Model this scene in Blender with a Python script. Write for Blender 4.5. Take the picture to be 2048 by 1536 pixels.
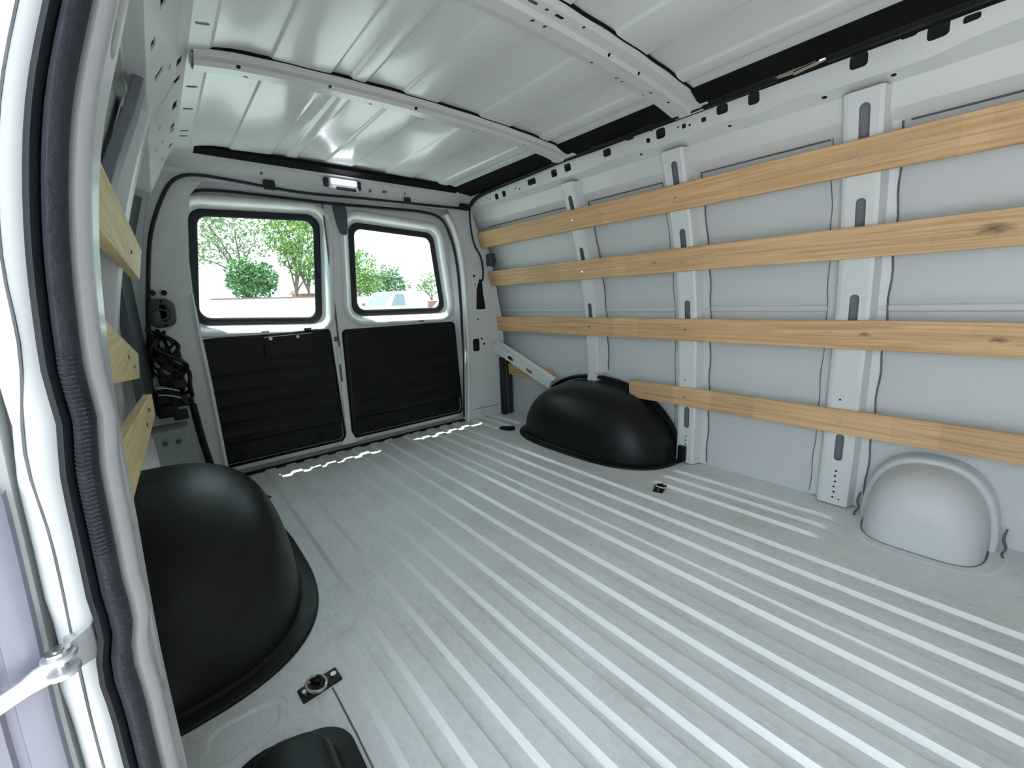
import bpy, math, random
from mathutils import Vector, Matrix, noise
from mathutils.geometry import delaunay_2d_cdt

for o in list(bpy.data.objects): bpy.data.objects.remove(o)
scene = bpy.context.scene
COL = scene.collection
random.seed(7)

# ------------------------------------------------------------ camera, sky, sun, exposure
cam_data = bpy.data.cameras.new('camera')
cam = bpy.data.objects.new('camera', cam_data); COL.objects.link(cam)
cam_data.sensor_width = 36.0
cam_data.lens = 835.29 / 2048 * 36.0
cam_data.clip_start = 0.02; cam_data.clip_end = 400
right = Vector((0.76297609, -0.64538115, -0.03675123))
down = Vector((-0.15619983, -0.12889596, -0.97927904))
fwd = Vector((0.62727115, 0.75290703, -0.19915296))
cam.matrix_world = Matrix(((right.x, -down.x, -fwd.x, -0.88),
                           (right.y, -down.y, -fwd.y, 0.0),
                           (right.z, -down.z, -fwd.z, 0.825),
                           (0, 0, 0, 1)))
scene.camera = cam

world = bpy.data.worlds.new('sky'); scene.world = world
world.use_nodes = True
wn = world.node_tree.nodes
wn['Background'].inputs[0].default_value = (0.81, 0.925, 1.0, 1)
wn['Background'].inputs[1].default_value = 1.9

sun_data = bpy.data.lights.new('sun', 'SUN')
sun_data.energy = 10.0; sun_data.angle = math.radians(0.6); sun_data.color = (1.0, 0.95, 0.86)
sun = bpy.data.objects.new('sun', sun_data); COL.objects.link(sun)
sun_dir = Vector((0.13, -0.215, -1.0))                  # direction the light travels
sun.rotation_euler = sun_dir.to_track_quat('-Z', 'Y').to_euler()
sun.location = (-2, 4, 12)

vs = scene.view_settings
vs.view_transform = 'Standard'; vs.look = 'None'; vs.gamma = 1.0
vs.use_curve_mapping = False
vs.exposure = 0.62

# ------------------------------------------------------------ materials
def nodes_of(name):
    m = bpy.data.materials.new(name); m.use_nodes = True
    nt = m.node_tree
    return m, nt, nt.nodes['Principled BSDF'], nt.links

def mat(name, col, rough=0.5, metal=0.0, var=0.06, vscale=6.0, bump=0.0, bscale=80.0, coat=0.0, spec=0.5, emit=None, estr=0):
    m, nt, b, L = nodes_of(name)
    tc = nt.nodes.new('ShaderNodeTexCoord')
    n = nt.nodes.new('ShaderNodeTexNoise'); n.inputs['Scale'].default_value = vscale; n.inputs['Detail'].default_value = 5
    L.new(tc.outputs['Object'], n.inputs['Vector'])
    r = nt.nodes.new('ShaderNodeValToRGB')
    r.color_ramp.elements[0].position = 0.3; r.color_ramp.elements[1].position = 0.75
    r.color_ramp.elements[0].color = (*[c * (1 - var) for c in col], 1)
    r.color_ramp.elements[1].color = (*[min(1, c * (1 + var)) for c in col], 1)
    L.new(n.outputs['Fac'], r.inputs['Fac']); L.new(r.outputs['Color'], b.inputs['Base Color'])
    b.inputs['Roughness'].default_value = rough; b.inputs['Metallic'].default_value = metal
    b.inputs['Specular IOR Level'].default_value = spec
    b.inputs['Coat Weight'].default_value = coat; b.inputs['Coat Roughness'].default_value = 0.12
    if bump:
        n2 = nt.nodes.new('ShaderNodeTexNoise'); n2.inputs['Scale'].default_value = bscale; n2.inputs['Detail'].default_value = 3
        bp = nt.nodes.new('ShaderNodeBump'); bp.inputs['Strength'].default_value = bump; bp.inputs['Distance'].default_value = 0.01
        L.new(tc.outputs['Object'], n2.inputs['Vector']); L.new(n2.outputs['Fac'], bp.inputs['Height']); L.new(bp.outputs['Normal'], b.inputs['Normal'])
    if emit:
        b.inputs['Emission Color'].default_value = (*emit, 1); b.inputs['Emission Strength'].default_value = estr
    return m

def floor_mat():
    m, nt, b, L = nodes_of('worn_painted_floor')
    tc = nt.nodes.new('ShaderNodeTexCoord')
    mp = nt.nodes.new('ShaderNodeMapping'); mp.inputs['Scale'].default_value = (1, 0.45, 1)
    n1 = nt.nodes.new('ShaderNodeTexNoise'); n1.inputs['Scale'].default_value = 90; n1.inputs['Detail'].default_value = 8; n1.inputs['Roughness'].default_value = 0.7
    n2 = nt.nodes.new('ShaderNodeTexNoise'); n2.inputs['Scale'].default_value = 3.0; n2.inputs['Detail'].default_value = 4
    L.new(tc.outputs['Object'], mp.inputs['Vector']); L.new(mp.outputs['Vector'], n1.inputs['Vector']); L.new(tc.outputs['Object'], n2.inputs['Vector'])
    mul = nt.nodes.new('ShaderNodeMath'); mul.operation = 'MULTIPLY'
    L.new(n1.outputs['Fac'], mul.inputs[0]); L.new(n2.outputs['Fac'], mul.inputs[1])
    r = nt.nodes.new('ShaderNodeValToRGB')
    e = r.color_ramp.elements
    e[0].position = 0.16; e[0].color = (0.78, 0.81, 0.82, 1)
    e[1].position = 0.44; e[1].color = (0.60, 0.62, 0.61, 1)
    x = e.new(0.30); x.color = (0.69, 0.715, 0.725, 1)
    L.new(mul.outputs[0], r.inputs['Fac'])
    n3 = nt.nodes.new('ShaderNodeTexNoise'); n3.inputs['Scale'].default_value = 9.0; n3.inputs['Detail'].default_value = 6; n3.inputs['Roughness'].default_value = 0.75
    L.new(mp.outputs['Vector'], n3.inputs['Vector'])
    rs = nt.nodes.new('ShaderNodeMapRange'); rs.inputs['From Min'].default_value = 0.56; rs.inputs['From Max'].default_value = 0.78; rs.inputs['To Max'].default_value = 0.55
    L.new(n3.outputs['Fac'], rs.inputs['Value'])
    mx = nt.nodes.new('ShaderNodeMix'); mx.data_type = 'RGBA'; mx.inputs['B'].default_value = (0.50, 0.45, 0.38, 1)
    L.new(rs.outputs['Result'], mx.inputs['Factor']); L.new(r.outputs['Color'], mx.inputs['A']); L.new(mx.outputs['Result'], b.inputs['Base Color'])
    rr = nt.nodes.new('ShaderNodeMapRange'); rr.inputs['To Min'].default_value = 0.28; rr.inputs['To Max'].default_value = 0.55
    L.new(n1.outputs['Fac'], rr.inputs['Value']); L.new(rr.outputs['Result'], b.inputs['Roughness'])
    bp = nt.nodes.new('ShaderNodeBump'); bp.inputs['Strength'].default_value = 0.06; bp.inputs['Distance'].default_value = 0.004
    L.new(n1.outputs['Fac'], bp.inputs['Height']); L.new(bp.outputs['Normal'], b.inputs['Normal'])
    return m

def wood_mat(name, light, dark, knots=(), seed=0.0):
    m, nt, b, L = nodes_of(name)
    tc = nt.nodes.new('ShaderNodeTexCoord')
    mp = nt.nodes.new('ShaderNodeMapping'); mp.inputs['Scale'].default_value = (70, 1.9, 70); mp.inputs['Location'].default_value = (seed, seed * 1.7, seed * .3)
    L.new(tc.outputs['Object'], mp.inputs['Vector'])
    n1 = nt.nodes.new('ShaderNodeTexNoise'); n1.inputs['Scale'].default_value = 1.6; n1.inputs['Detail'].default_value = 7; n1.inputs['Distortion'].default_value = 0.8
    L.new(mp.outputs['Vector'], n1.inputs['Vector'])
    r = nt.nodes.new('ShaderNodeValToRGB'); e = r.color_ramp.elements
    e[0].position = 0.34; e[0].color = (*dark, 1); e[1].position = 0.60; e[1].color = (*light, 1)
    L.new(n1.outputs['Fac'], r.inputs['Fac'])
    # lengths of board of slightly different tone
    mp2 = nt.nodes.new('ShaderNodeMapping'); mp2.inputs['Scale'].default_value = (0.01, 3.1, 0.01); mp2.inputs['Location'].default_value = (0, seed * 3.3, 0)
    L.new(tc.outputs['Object'], mp2.inputs['Vector'])
    wnz = nt.nodes.new('ShaderNodeTexVoronoi'); wnz.inputs['Scale'].default_value = 1.0
    L.new(mp2.outputs['Vector'], wnz.inputs['Vector'])
    hs = nt.nodes.new('ShaderNodeHueSaturation')
    mr = nt.nodes.new('ShaderNodeMapRange'); mr.inputs['To Min'].default_value = 0.92; mr.inputs['To Max'].default_value = 1.1
    sep = nt.nodes.new('ShaderNodeSeparateColor'); L.new(wnz.outputs['Color'], sep.inputs['Color'])
    L.new(sep.outputs['Red'], mr.inputs['Value']); L.new(mr.outputs['Result'], hs.inputs['Value']); L.new(r.outputs['Color'], hs.inputs['Color'])
    colour = hs.outputs['Color']
    for (kx, ky, kz, sy, sz) in knots:
        mk = nt.nodes.new('ShaderNodeMapping'); mk.vector_type = 'POINT'
        mk.inputs['Location'].default_value = (0, -ky / sy, -kz / sz); mk.inputs['Scale'].default_value = (0.0, 1 / sy, 1 / sz)
        L.new(tc.outputs['Object'], mk.inputs['Vector'])
        nk = nt.nodes.new('ShaderNodeTexNoise'); nk.inputs['Scale'].default_value = 2.5
        L.new(mk.outputs['Vector'], nk.inputs['Vector'])
        ln = nt.nodes.new('ShaderNodeVectorMath'); ln.operation = 'LENGTH'; L.new(mk.outputs['Vector'], ln.inputs[0])
        ad = nt.nodes.new('ShaderNodeMath'); ad.operation = 'ADD'; L.new(ln.outputs['Value'], ad.inputs[0]); L.new(nk.outputs['Fac'], ad.inputs[1])
        rk = nt.nodes.new('ShaderNodeMapRange'); rk.inputs['From Min'].default_value = 0.5; rk.inputs['From Max'].default_value = 1.45
        rk.inputs['To Min'].default_value = 0.85; rk.inputs['To Max'].default_value = 0.0
        L.new(ad.outputs[0], rk.inputs['Value'])
        mx = nt.nodes.new('ShaderNodeMix'); mx.data_type = 'RGBA'
        mx.inputs['B'].default_value = (0.06, 0.035, 0.02, 1)
        L.new(rk.outputs['Result'], mx.inputs['Factor']); L.new(colour, mx.inputs['A']); colour = mx.outputs['Result']
    L.new(colour, b.inputs['Base Color'])
    b.inputs['Roughness'].default_value = 0.62
    bp = nt.nodes.new('ShaderNodeBump'); bp.inputs['Strength'].default_value = 0.12; bp.inputs['Distance'].default_value = 0.004
    L.new(n1.outputs['Fac'], bp.inputs['Height']); L.new(bp.outputs['Normal'], b.inputs['Normal'])
    return m

def glass_mat():
    m = bpy.data.materials.new('tinted_glass'); m.use_nodes = True
    nt = m.node_tree; nt.nodes.clear(); L = nt.links
    out = nt.nodes.new('ShaderNodeOutputMaterial'); tr = nt.nodes.new('ShaderNodeBsdfTransparent')
    tc = nt.nodes.new('ShaderNodeTexCoord'); n = nt.nodes.new('ShaderNodeTexNoise'); n.inputs['Scale'].default_value = 3
    L.new(tc.outputs['Object'], n.inputs['Vector'])
    r = nt.nodes.new('ShaderNodeValToRGB'); r.color_ramp.elements[0].color = (0.77, 0.95, 0.88, 1); r.color_ramp.elements[1].color = (0.80, 0.97, 0.91, 1)
    L.new(n.outputs['Fac'], r.inputs['Fac']); L.new(r.outputs['Color'], tr.inputs['Color'])
    gl = nt.nodes.new('ShaderNodeBsdfGlossy'); gl.inputs['Roughness'].default_value = 0.02
    fr = nt.nodes.new('ShaderNodeFresnel'); fr.inputs['IOR'].default_value = 1.35
    mx = nt.nodes.new('ShaderNodeMixShader')
    L.new(fr.outputs[0], mx.inputs[0]); L.new(tr.outputs[0], mx.inputs[1]); L.new(gl.outputs[0], mx.inputs[2]); L.new(mx.outputs[0], out.inputs[0])
    return m

M = dict(
    paint=mat('white_body_paint', (0.76, 0.785, 0.79), 0.34, var=0.03, vscale=3, coat=0.25),
    skin=mat('white_side_skin', (0.67, 0.695, 0.715), 0.42, var=0.03, vscale=2.5, bump=0.02, bscale=6),
    roof=mat('white_roof_sheet', (0.77, 0.81, 0.79), 0.24, var=0.03, vscale=2, coat=0.35, bump=0.03, bscale=4),
    floor=floor_mat(),
    floorlit=mat('lit_floor_rib_slope', (0.93, 0.945, 0.95), 0.25, var=0.02, vscale=20, coat=0.3),
    bow=mat('roof_bow_paint', (0.72, 0.735, 0.735), 0.3, var=0.03, coat=0.3),
    plastic=mat('black_moulded_plastic', (0.006, 0.007, 0.008), 0.40, var=0.2, vscale=20, bump=0.05, bscale=600, spec=0.35),
    panel=mat('black_door_panel_plastic', (0.004, 0.005, 0.006), 0.5, var=0.2, vscale=8, bump=0.06, bscale=500, spec=0.28),
    rubber=mat('black_rubber_seal', (0.016, 0.018, 0.024), 0.55, var=0.15, vscale=30, bump=0.1, bscale=200, spec=0.4),
    rubber2=mat('ribbed_seal_rubber', (0.028, 0.03, 0.042), 0.5, var=0.2, vscale=40, bump=0.2, bscale=260, spec=0.4),
    mastic_shade=mat('black_mastic_and_edge_shade', (0.006, 0.007, 0.008), 0.85, var=0.2, spec=0.15),
    wire=mat('black_wire_tape', (0.008, 0.008, 0.009), 0.55, var=0.3, vscale=40, bump=0.2, bscale=120, spec=0.3),
    seal=mat('grey_sealant', (0.14, 0.15, 0.165), 0.6, var=0.3, vscale=30),
    chrome=mat('bright_zinc', (0.72, 0.72, 0.70), 0.25, metal=1.0, var=0.08, vscale=30),
    strapm=mat('zinc_strap', (0.70, 0.71, 0.74), 0.38, metal=0.6, var=0.06, vscale=25),
    greyplas=mat('grey_plastic', (0.30, 0.36, 0.35), 0.5, var=0.1, vscale=8),
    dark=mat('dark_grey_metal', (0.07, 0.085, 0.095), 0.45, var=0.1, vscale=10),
    strap_slot_shade=mat('grey_strap_and_slot_shade', (0.23, 0.25, 0.28), 0.5, var=0.08, vscale=10),
    cavity_shade=mat('cavity_shade_sheet', (0.035, 0.04, 0.042), 0.85, var=0.2, vscale=10, spec=0.2),  # near black, painting the shade inside openings
    teal=mat('dark_blue_connector_plastic', (0.035, 0.085, 0.11), 0.45, var=0.2, vscale=30),
    lampwhite=mat('lamp_housing_white', (0.55, 0.57, 0.62), 0.4, var=0.05),
    led=mat('led_element', (1, 1, 1), 0.3, var=0.0, emit=(0.93, 0.96, 1.0), estr=22),
    lens=mat('lamp_lens', (0.75, 0.78, 0.85), 0.15, var=0.05, emit=(0.85, 0.9, 1.0), estr=0.5),
    glass=glass_mat(),
    trimwhite=mat('pinch_flange_paint', (0.50, 0.50, 0.53), 0.4, var=0.03),
    doorshade=mat('shaded_door_inner', (0.30, 0.30, 0.37), 0.4, var=0.06, vscale=5, coat=0.2),
    bark=mat('tree_bark', (0.16, 0.13, 0.10), 0.9, var=0.3, vscale=8, bump=0.4, bscale=12),
    leaf1=mat('leaf_bright', (0.20, 0.31, 0.085), 0.55, var=0.35, vscale=2.2),
    leaf2=mat('leaf_green', (0.10, 0.20, 0.075), 0.55, var=0.35, vscale=2.2),
    leaf3=mat('leaf_olive', (0.21, 0.28, 0.13), 0.55, var=0.35, vscale=2.2),
    ground=mat('grey_asphalt', (0.33, 0.33, 0.34), 0.9, var=0.1, vscale=0.6, bump=0.1, bscale=20),
    fence=mat('white_wall_paint', (0.66, 0.70, 0.68), 0.8, var=0.05, vscale=0.8),
    fencecap=mat('brown_wall_cap', (0.20, 0.13, 0.11), 0.8, var=0.1, vscale=2),
    vanpaint=mat('parked_van_paint', (0.72, 0.76, 0.80), 0.3, var=0.02, coat=0.4),
    carglass=mat('parked_vehicle_glass', (0.20, 0.26, 0.30), 0.1, var=0.1),
    tyre=mat('tyre_rubber', (0.02, 0.02, 0.02), 0.8, var=0.2),
    redpaint=mat('dull_red_paint', (0.34, 0.16, 0.13), 0.7, var=0.1),
)
M['woodA'] = wood_mat('pine_slat_tan', (0.80, 0.515, 0.27), (0.60, 0.355, 0.17), seed=1.3)
M['woodB'] = wood_mat('pine_slat_knotted', (0.80, 0.525, 0.28), (0.59, 0.36, 0.18), knots=((0, -0.455, 0.050, 0.048, 0.020), (0, 0.57, 0.05, 0.012, 0.006)), seed=4.1)
M['woodC'] = wood_mat('pine_slat_streaked', (0.80, 0.51, 0.27), (0.57, 0.335, 0.16), knots=((0, -0.20, 0.055, 0.022, 0.009), (0, -0.50, 0.05, 0.03, 0.010), (0, 0.99, 0.05, 0.01, 0.007)), seed=7.7)
M['woodD'] = wood_mat('pine_slat_low', (0.77, 0.50, 0.275), (0.57, 0.345, 0.175), seed=11.9)
M['woodL'] = wood_mat('pale_pine_slat', (0.86, 0.68, 0.37), (0.70, 0.51, 0.24), knots=((0, 0.1, 0.04, 0.012, 0.012),), seed=2.2)

# ------------------------------------------------------------ mesh helpers
class MB:
    def __init__(s): s.v = []; s.f = []
    def add(s, vs_, fs):
        n = len(s.v); s.v += [Vector(v) for v in vs_]; s.f += [tuple(i + n for i in f) for f in fs]; return s
    def box(s, a, b):
        x0, y0, z0 = a; x1, y1, z1 = b
        return s.add([(x0, y0, z0), (x1, y0, z0), (x1, y1, z0), (x0, y1, z0), (x0, y0, z1), (x1, y0, z1), (x1, y1, z1), (x0, y1, z1)],
                     [(3, 2, 1, 0), (4, 5, 6, 7), (0, 1, 5, 4), (1, 2, 6, 5), (2, 3, 7, 6), (3, 0, 4, 7)])
    def hexa(s, p):          # 8 points, bottom ring then top ring
        return s.add(p, [(3, 2, 1, 0), (4, 5, 6, 7), (0, 1, 5, 4), (1, 2, 6, 5), (2, 3, 7, 6), (3, 0, 4, 7)])
    def loft(s, rings, closed=True, cap0=False, cap1=False):
        n = len(rings[0]); base = len(s.v)
        for r in rings: s.v += [Vector(p) for p in r]
        m = n if closed else n - 1
        for i in range(len(rings) - 1):
            for j in range(m):
                a = base + i * n + j; b = base + i * n + (j + 1) % n
                s.f.append((a, b, b + n, a + n))
        if cap0: s.f.append(tuple(base + j for j in reversed(range(n))))
        if cap1: s.f.append(tuple(base + (len(rings) - 1) * n + j for j in range(n)))
        return s
    def tube(s, path, r, n=8, cap=True, smooth=0):
        P = [Vector(p) for p in path]
        if smooth: P = catmull(P, smooth)
        rr = r if callable(r) else (lambda t: r)
        rings = []; up = Vector((0, 0, 1)); prev = None
        for i, p in enumerate(P):
            t = (P[min(i + 1, len(P) - 1)] - P[max(i - 1, 0)]).normalized()
            if prev is None:
                a = t.cross(up) if abs(t.dot(up)) < .95 else t.cross(Vector((1, 0, 0)))
            else: a = prev - t * prev.dot(t)
            a.normalize(); prev = a; b = t.cross(a)
            R = rr(i / max(1, len(P) - 1))
            rings.append([p + (a * math.cos(2 * math.pi * k / n) + b * math.sin(2 * math.pi * k / n)) * R for k in range(n)])
        return s.loft(rings, True, cap, cap)
    def cyl(s, p0, p1, r, n=16): return s.tube([p0, p1], r, n)
    def torus(s, c, R, r, ax=(0, 0, 1), n=20, m=8):
        ax = Vector(ax).normalized(); a = ax.orthogonal().normalized(); b = ax.cross(a); c = Vector(c)
        rings = []
        for i in range(n + 1):
            t = 2 * math.pi * i / n; d = a * math.cos(t) + b * math.sin(t)
            rings.append([c + d * (R + r * math.cos(2 * math.pi * k / m)) + ax * (r * math.sin(2 * math.pi * k / m)) for k in range(m)])
        return s.loft(rings)

def catmull(P, k):
    out = []
    for i in range(len(P) - 1):
        p0 = P[max(i - 1, 0)]; p1 = P[i]; p2 = P[i + 1]; p3 = P[min(i + 2, len(P) - 1)]
        for j in range(k):
            t = j / k
            out.append(0.5 * ((2 * p1) + (p2 - p0) * t + (2 * p0 - 5 * p1 + 4 * p2 - p3) * t * t + (3 * p1 - p0 - 3 * p2 + p3) * t ** 3))
    out.append(P[-1]); return out

def obj(name, mb, material, parent=None, solid=0, bevel=0, smooth=16, origin=None, seg=2):
    """links the collected shape as one mesh; top-level meshes get their origin at their base, children sit under their parent"""
    if parent is not None: off = parent.location.copy() if parent.parent is None else parent.parent.location + parent.location
    elif origin is not None: off = Vector(origin)
    else:
        xs = [v.x for v in mb.v]; ys = [v.y for v in mb.v]; zs = [v.z for v in mb.v]
        off = Vector(((min(xs) + max(xs)) / 2, (min(ys) + max(ys)) / 2, min(zs)))
    me = bpy.data.meshes.new(name)
    me.from_pydata([v - off for v in mb.v], [], mb.f); me.update()
    me.materials.append(M[material] if isinstance(material, str) else material)
    if smooth:
        for p in me.polygons: p.use_smooth = True
        me.set_sharp_from_angle(angle=math.radians(smooth))
    o = bpy.data.objects.new(name, me); COL.objects.link(o)
    if parent is not None: o.parent = parent
    else: o.location = off
    if solid:
        md = o.modifiers.new('thickness', 'SOLIDIFY'); md.thickness = solid; md.offset = 0
        md = o.modifiers.new('split', 'EDGE_SPLIT'); md.split_angle = math.radians(max(smooth, 1)); md.use_edge_sharp = True
    if bevel:
        md = o.modifiers.new('edge', 'BEVEL'); md.width = bevel; md.segments = seg; md.limit_method = 'ANGLE'; md.angle_limit = math.radians(45)
        md.harden_normals = False
        md = o.modifiers.new('weighted', 'WEIGHTED_NORMAL'); md.keep_sharp = False
    return o

def empty(name, loc):
    o = bpy.data.objects.new(name, None); COL.objects.link(o); o.location = loc; o.empty_display_size = 0.05
    return o
def tag(o, label, cat, group=None):
    o['label'] = label; o['category'] = cat
    if group: o['group'] = group
    return o
def struct(o, label, cat):
    o['kind'] = 'structure'; o['label'] = label; o['category'] = cat
    return o
def copy_thing(root, loc, rotz=0.0, label=None):
    r = root.copy(); COL.objects.link(r); r.location = loc; r.rotation_euler = (0, 0, rotz)
    if label: r['label'] = label
    for ch in list(root.children):
        c = ch.copy(); COL.objects.link(c); c.parent = r
        for g in list(ch.children):
            d = g.copy(); COL.objects.link(d); d.parent = c
    return r

def inside(p, poly):
    x, y = p; c = False; n = len(poly)
    for i in range(n):
        x1, y1 = poly[i]; x2, y2 = poly[(i + 1) % n]
        if (y1 > y) != (y2 > y) and x < (x2 - x1) * (y - y1) / (y2 - y1) + x1: c = not c
    return c
def slot(u, v, w, h, n=5, r=None):
    """rounded slot w wide, h high"""
    r = min(w, h) / 2 if r is None else r
    out = []
    for cx, cy, a0 in ((u + w / 2 - r, v + h / 2 - r, 0), (u - w / 2 + r, v + h / 2 - r, 90), (u - w / 2 + r, v - h / 2 + r, 180), (u + w / 2 - r, v - h / 2 + r, 270)):
        for k in range(n):
            a = math.radians(a0 + 90 * k / (n - 1)); out.append((cx + r * math.cos(a), cy + r * math.sin(a)))
    return out
def hole(u, v, r, n=8): return [(u + r * math.cos(2 * math.pi * k / n), v + r * math.sin(2 * math.pi * k / n)) for k in range(n)]

def sheet(outline, holes, fn, ub=(), vb=(), mb=None):
    """flat outline with real holes cut in it, bent into space by fn(u, v)"""
    mb = mb or MB()
    V = []; E = []
    def loop(poly):
        b = len(V); V.extend(Vector(p) for p in poly); n = len(poly); E.extend((b + i, b + (i + 1) % n) for i in range(n))
    loop(outline)
    for h in holes: loop(h)
    us = [p[0] for p in outline]; vs2 = [p[1] for p in outline]
    for u in ub:
        if min(us) < u < max(us): b = len(V); V.extend((Vector((u, min(vs2))), Vector((u, max(vs2))))); E.append((b, b + 1))
    for v in vb:
        if min(vs2) < v < max(vs2): b = len(V); V.extend((Vector((min(us), v)), Vector((max(us), v)))); E.append((b, b + 1))
    rv, re, rf, *_ = delaunay_2d_cdt(V, E, [], 0, 1e-6)
    F = []
    for f in rf:
        c = (sum(rv[i].x for i in f) / len(f), sum(rv[i].y for i in f) / len(f))
        if inside(c, outline) and not any(inside(c, h) for h in holes): F.append(tuple(f))
    return mb.add([fn(p.x, p.y) for p in rv], F)
def rect(u0, u1, v0, v1): return [(u0, v0), (u1, v0), (u1, v1), (u0, v1)]
def frange(a, b, n): return [a + (b - a) * i / n for i in range(n + 1)]
def lerp_table(T):
    def f(z):
        if z <= T[0][0]: return T[0][1]
        for (a, xa), (b, xb) in zip(T, T[1:]):
            if z <= b: return xa + (xb - xa) * (z - a) / (b - a)
        return T[-1][1]
    return f
def section(pts):
    """polyline section -> (function of arc length, breakpoints)"""
    L = [0]
    for a, b in zip(pts, pts[1:]): L.append(L[-1] + math.hypot(b[0] - a[0], b[1] - a[1]))
    def f(v):
        for i in range(len(pts) - 1):
            if v <= L[i + 1] or i == len(pts) - 2:
                t = (v - L[i]) / (L[i + 1] - L[i]); return (pts[i][0] + (pts[i + 1][0] - pts[i][0]) * t, pts[i][1] + (pts[i + 1][1] - pts[i][1]) * t)
    return f, L
def smooth_profile(T, k=4):
    P = catmull([Vector((x, z, 0)) for z, x in T], k)
    return lerp_table([(p.y, p.x) for p in P])
def ss(t): t = max(0, min(1, t)); return t * t * (3 - 2 * t)
def rquad(c, r, n=6):
    """corners (counter-clockwise) rounded by radius r"""
    out = []; m = len(c)
    for i in range(m):
        p = Vector(c[i]); a = (Vector(c[i - 1]) - p).normalized(); b = (Vector(c[(i + 1) % m]) - p).normalized()
        ang = a.angle(b); d = r / math.tan(ang / 2); cen = p + (a + b).normalized() * (r / math.sin(ang / 2))
        s0 = p + a * d - cen; e0 = p + b * d - cen
        a0 = math.atan2(s0.y, s0.x); a1 = math.atan2(e0.y, e0.x); da = (a1 - a0 + math.pi) % (2 * math.pi) - math.pi
        for k in range(n + 1):
            t = a0 + da * k / n; out.append((cen.x + r * math.cos(t), cen.y + r * math.sin(t)))
    return out
def inset(c, d):
    m = len(c); out = []
    for i in range(m):
        p = Vector(c[i]); a = (p - Vector(c[i - 1])).normalized(); b = (Vector(c[(i + 1) % m]) - p).normalized()
        na = Vector((-a.y, a.x)); nb = Vector((-b.y, b.x)); k = (na + nb); k /= (1 + na.dot(nb)); q = p + k * d; out.append((q.x, q.y))
    return out

# ------------------------------------------------------------ body dimensions
Y0, YR = -1.6, 2.36                       # front end of what is built, rear pillar plane
XR = smooth_profile([(-.02, 1.0), (.2, 1.003), (.4, .99), (.75, .962), (1.05, .895), (1.30, .81), (1.385, .778)])
XS = lambda z: XR(z) + .055               # side skin
ROOF_STEPS = [(-.524, -1), (-.362, 1), (-.305, -1), (-.257, 1), (-.130, -1), (.003, 1), (.178, -1), (.336, 1), (.500, -1), (.56, 1)]
def roof_base(x): return 1.520 - .022 * (x / .66) ** 2

# ------------------------------------------------------------ floor
RIBS = [-.663, -.572, -.475, -.387, -.311, -.219, -.126, -.021, .071, .197, .258, .36, .455, .553, .703, .79, .875]
def rib_mask(b, y):
    if b >= .70: return (1 - ss((y - .92) / .05)) * ss((y - .30) / .05) + (1 - ss((y + .16) / .05)) + ss((y - 2.02) / .04)
    if b < -.62: return 1 - ss((y - .97) / .05)
    return 1.0
def floor_height(x, y):
    h = 0
    for b in RIBS:
        w = .047 if b < .2 else .05
        if b - .006 < x < b + w + .012:
            t = min((x - b + .006) / .012, (b + w + .0045 - x) / .004)
            h = max(h, .010 * max(0, min(1, t)) * rib_mask(b, y))
    return h
xs = [-1.0, -.70]
for b in RIBS:
    w = .047 if b < .2 else .05
    xs += [b - .006, b + .006, b + w + .0005, b + w + .0045]
xs += [1.06]
xs = sorted(xs)
ys = [Y0, -.6, -.20, -.16, -.135, -.11, .0, .28, .30, .325, .35, .6, .90, .92, .945, .97, .995, 1.02, 1.4, 1.9, 2.02, 2.04, 2.06, 2.2, 2.40]
mb = MB()
mb.loft([[(x, y, floor_height(x, y)) for x in xs] for y in ys], closed=False)
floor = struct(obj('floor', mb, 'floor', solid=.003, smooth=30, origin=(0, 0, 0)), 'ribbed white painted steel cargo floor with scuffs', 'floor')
floor.data.materials.append(M['floorlit'])
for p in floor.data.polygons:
    if p.normal.z < .97: p.material_index = 1  # rib slopes coloured paler, as if lit from the side doorway
# pressed panel in the floor beside the side door
mb = MB()
c = [(-.955, .80), (-.80, .835), (-.785, .925), (-.945, .935)]
mb.loft([[(x, y, z) for x, y in rquad(inset(c, d), .03)] for d, z in ((0, .001), (.006, .009), (.014, .009), (.02, .0045))], True, False, True)
obj('pressed_panel', mb, 'floor', floor)
mb = MB(); mb.tube([(-.706, .60, .002), (-.706, .72, .002), (-.709, .86, .002)], .0018, 6)
obj('sealant_bead', mb, 'seal', floor)

# ------------------------------------------------------------ ceiling
def roof_z(x):
    z = roof_base(x); s = 0
    for xe, d in ROOF_STEPS: s += d * .007 * ss((x - xe + .007) / .014)
    return z + s
def roof_y(x, y):
    e = ss((y - 2.24) / .10); return -.018 * e
xs = sorted(set([-.80, -.74, -.70, -.66, -.62, -.58, .60, .64, .68, .72, .755] + [v for xe, d in ROOF_STEPS for v in (xe - .007, xe - .0035, xe, xe + .0035, xe + .007)] + [-.45, -.2, -.07, .09, .25, .42]))
ys = [Y0, -1.0, -.5, 0, .4, .8, 1.2, 1.5, 1.9, 2.2, 2.26, 2.30, 2.34, 2.44]
def edge_drop(x): return .014 * ss((abs(x) - .58) / .12)
mb = MB(); mb.loft([[(x, y, roof_z(x) + roof_y(x, y) - edge_drop(x)) for x in xs] for y in ys], closed=False)
ceiling = struct(obj('ceiling', mb, 'roof', solid=.003, smooth=25, origin=(0, 0, 1.5)), 'white steel van roof with lengthwise pressed swages', 'ceiling')

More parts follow.
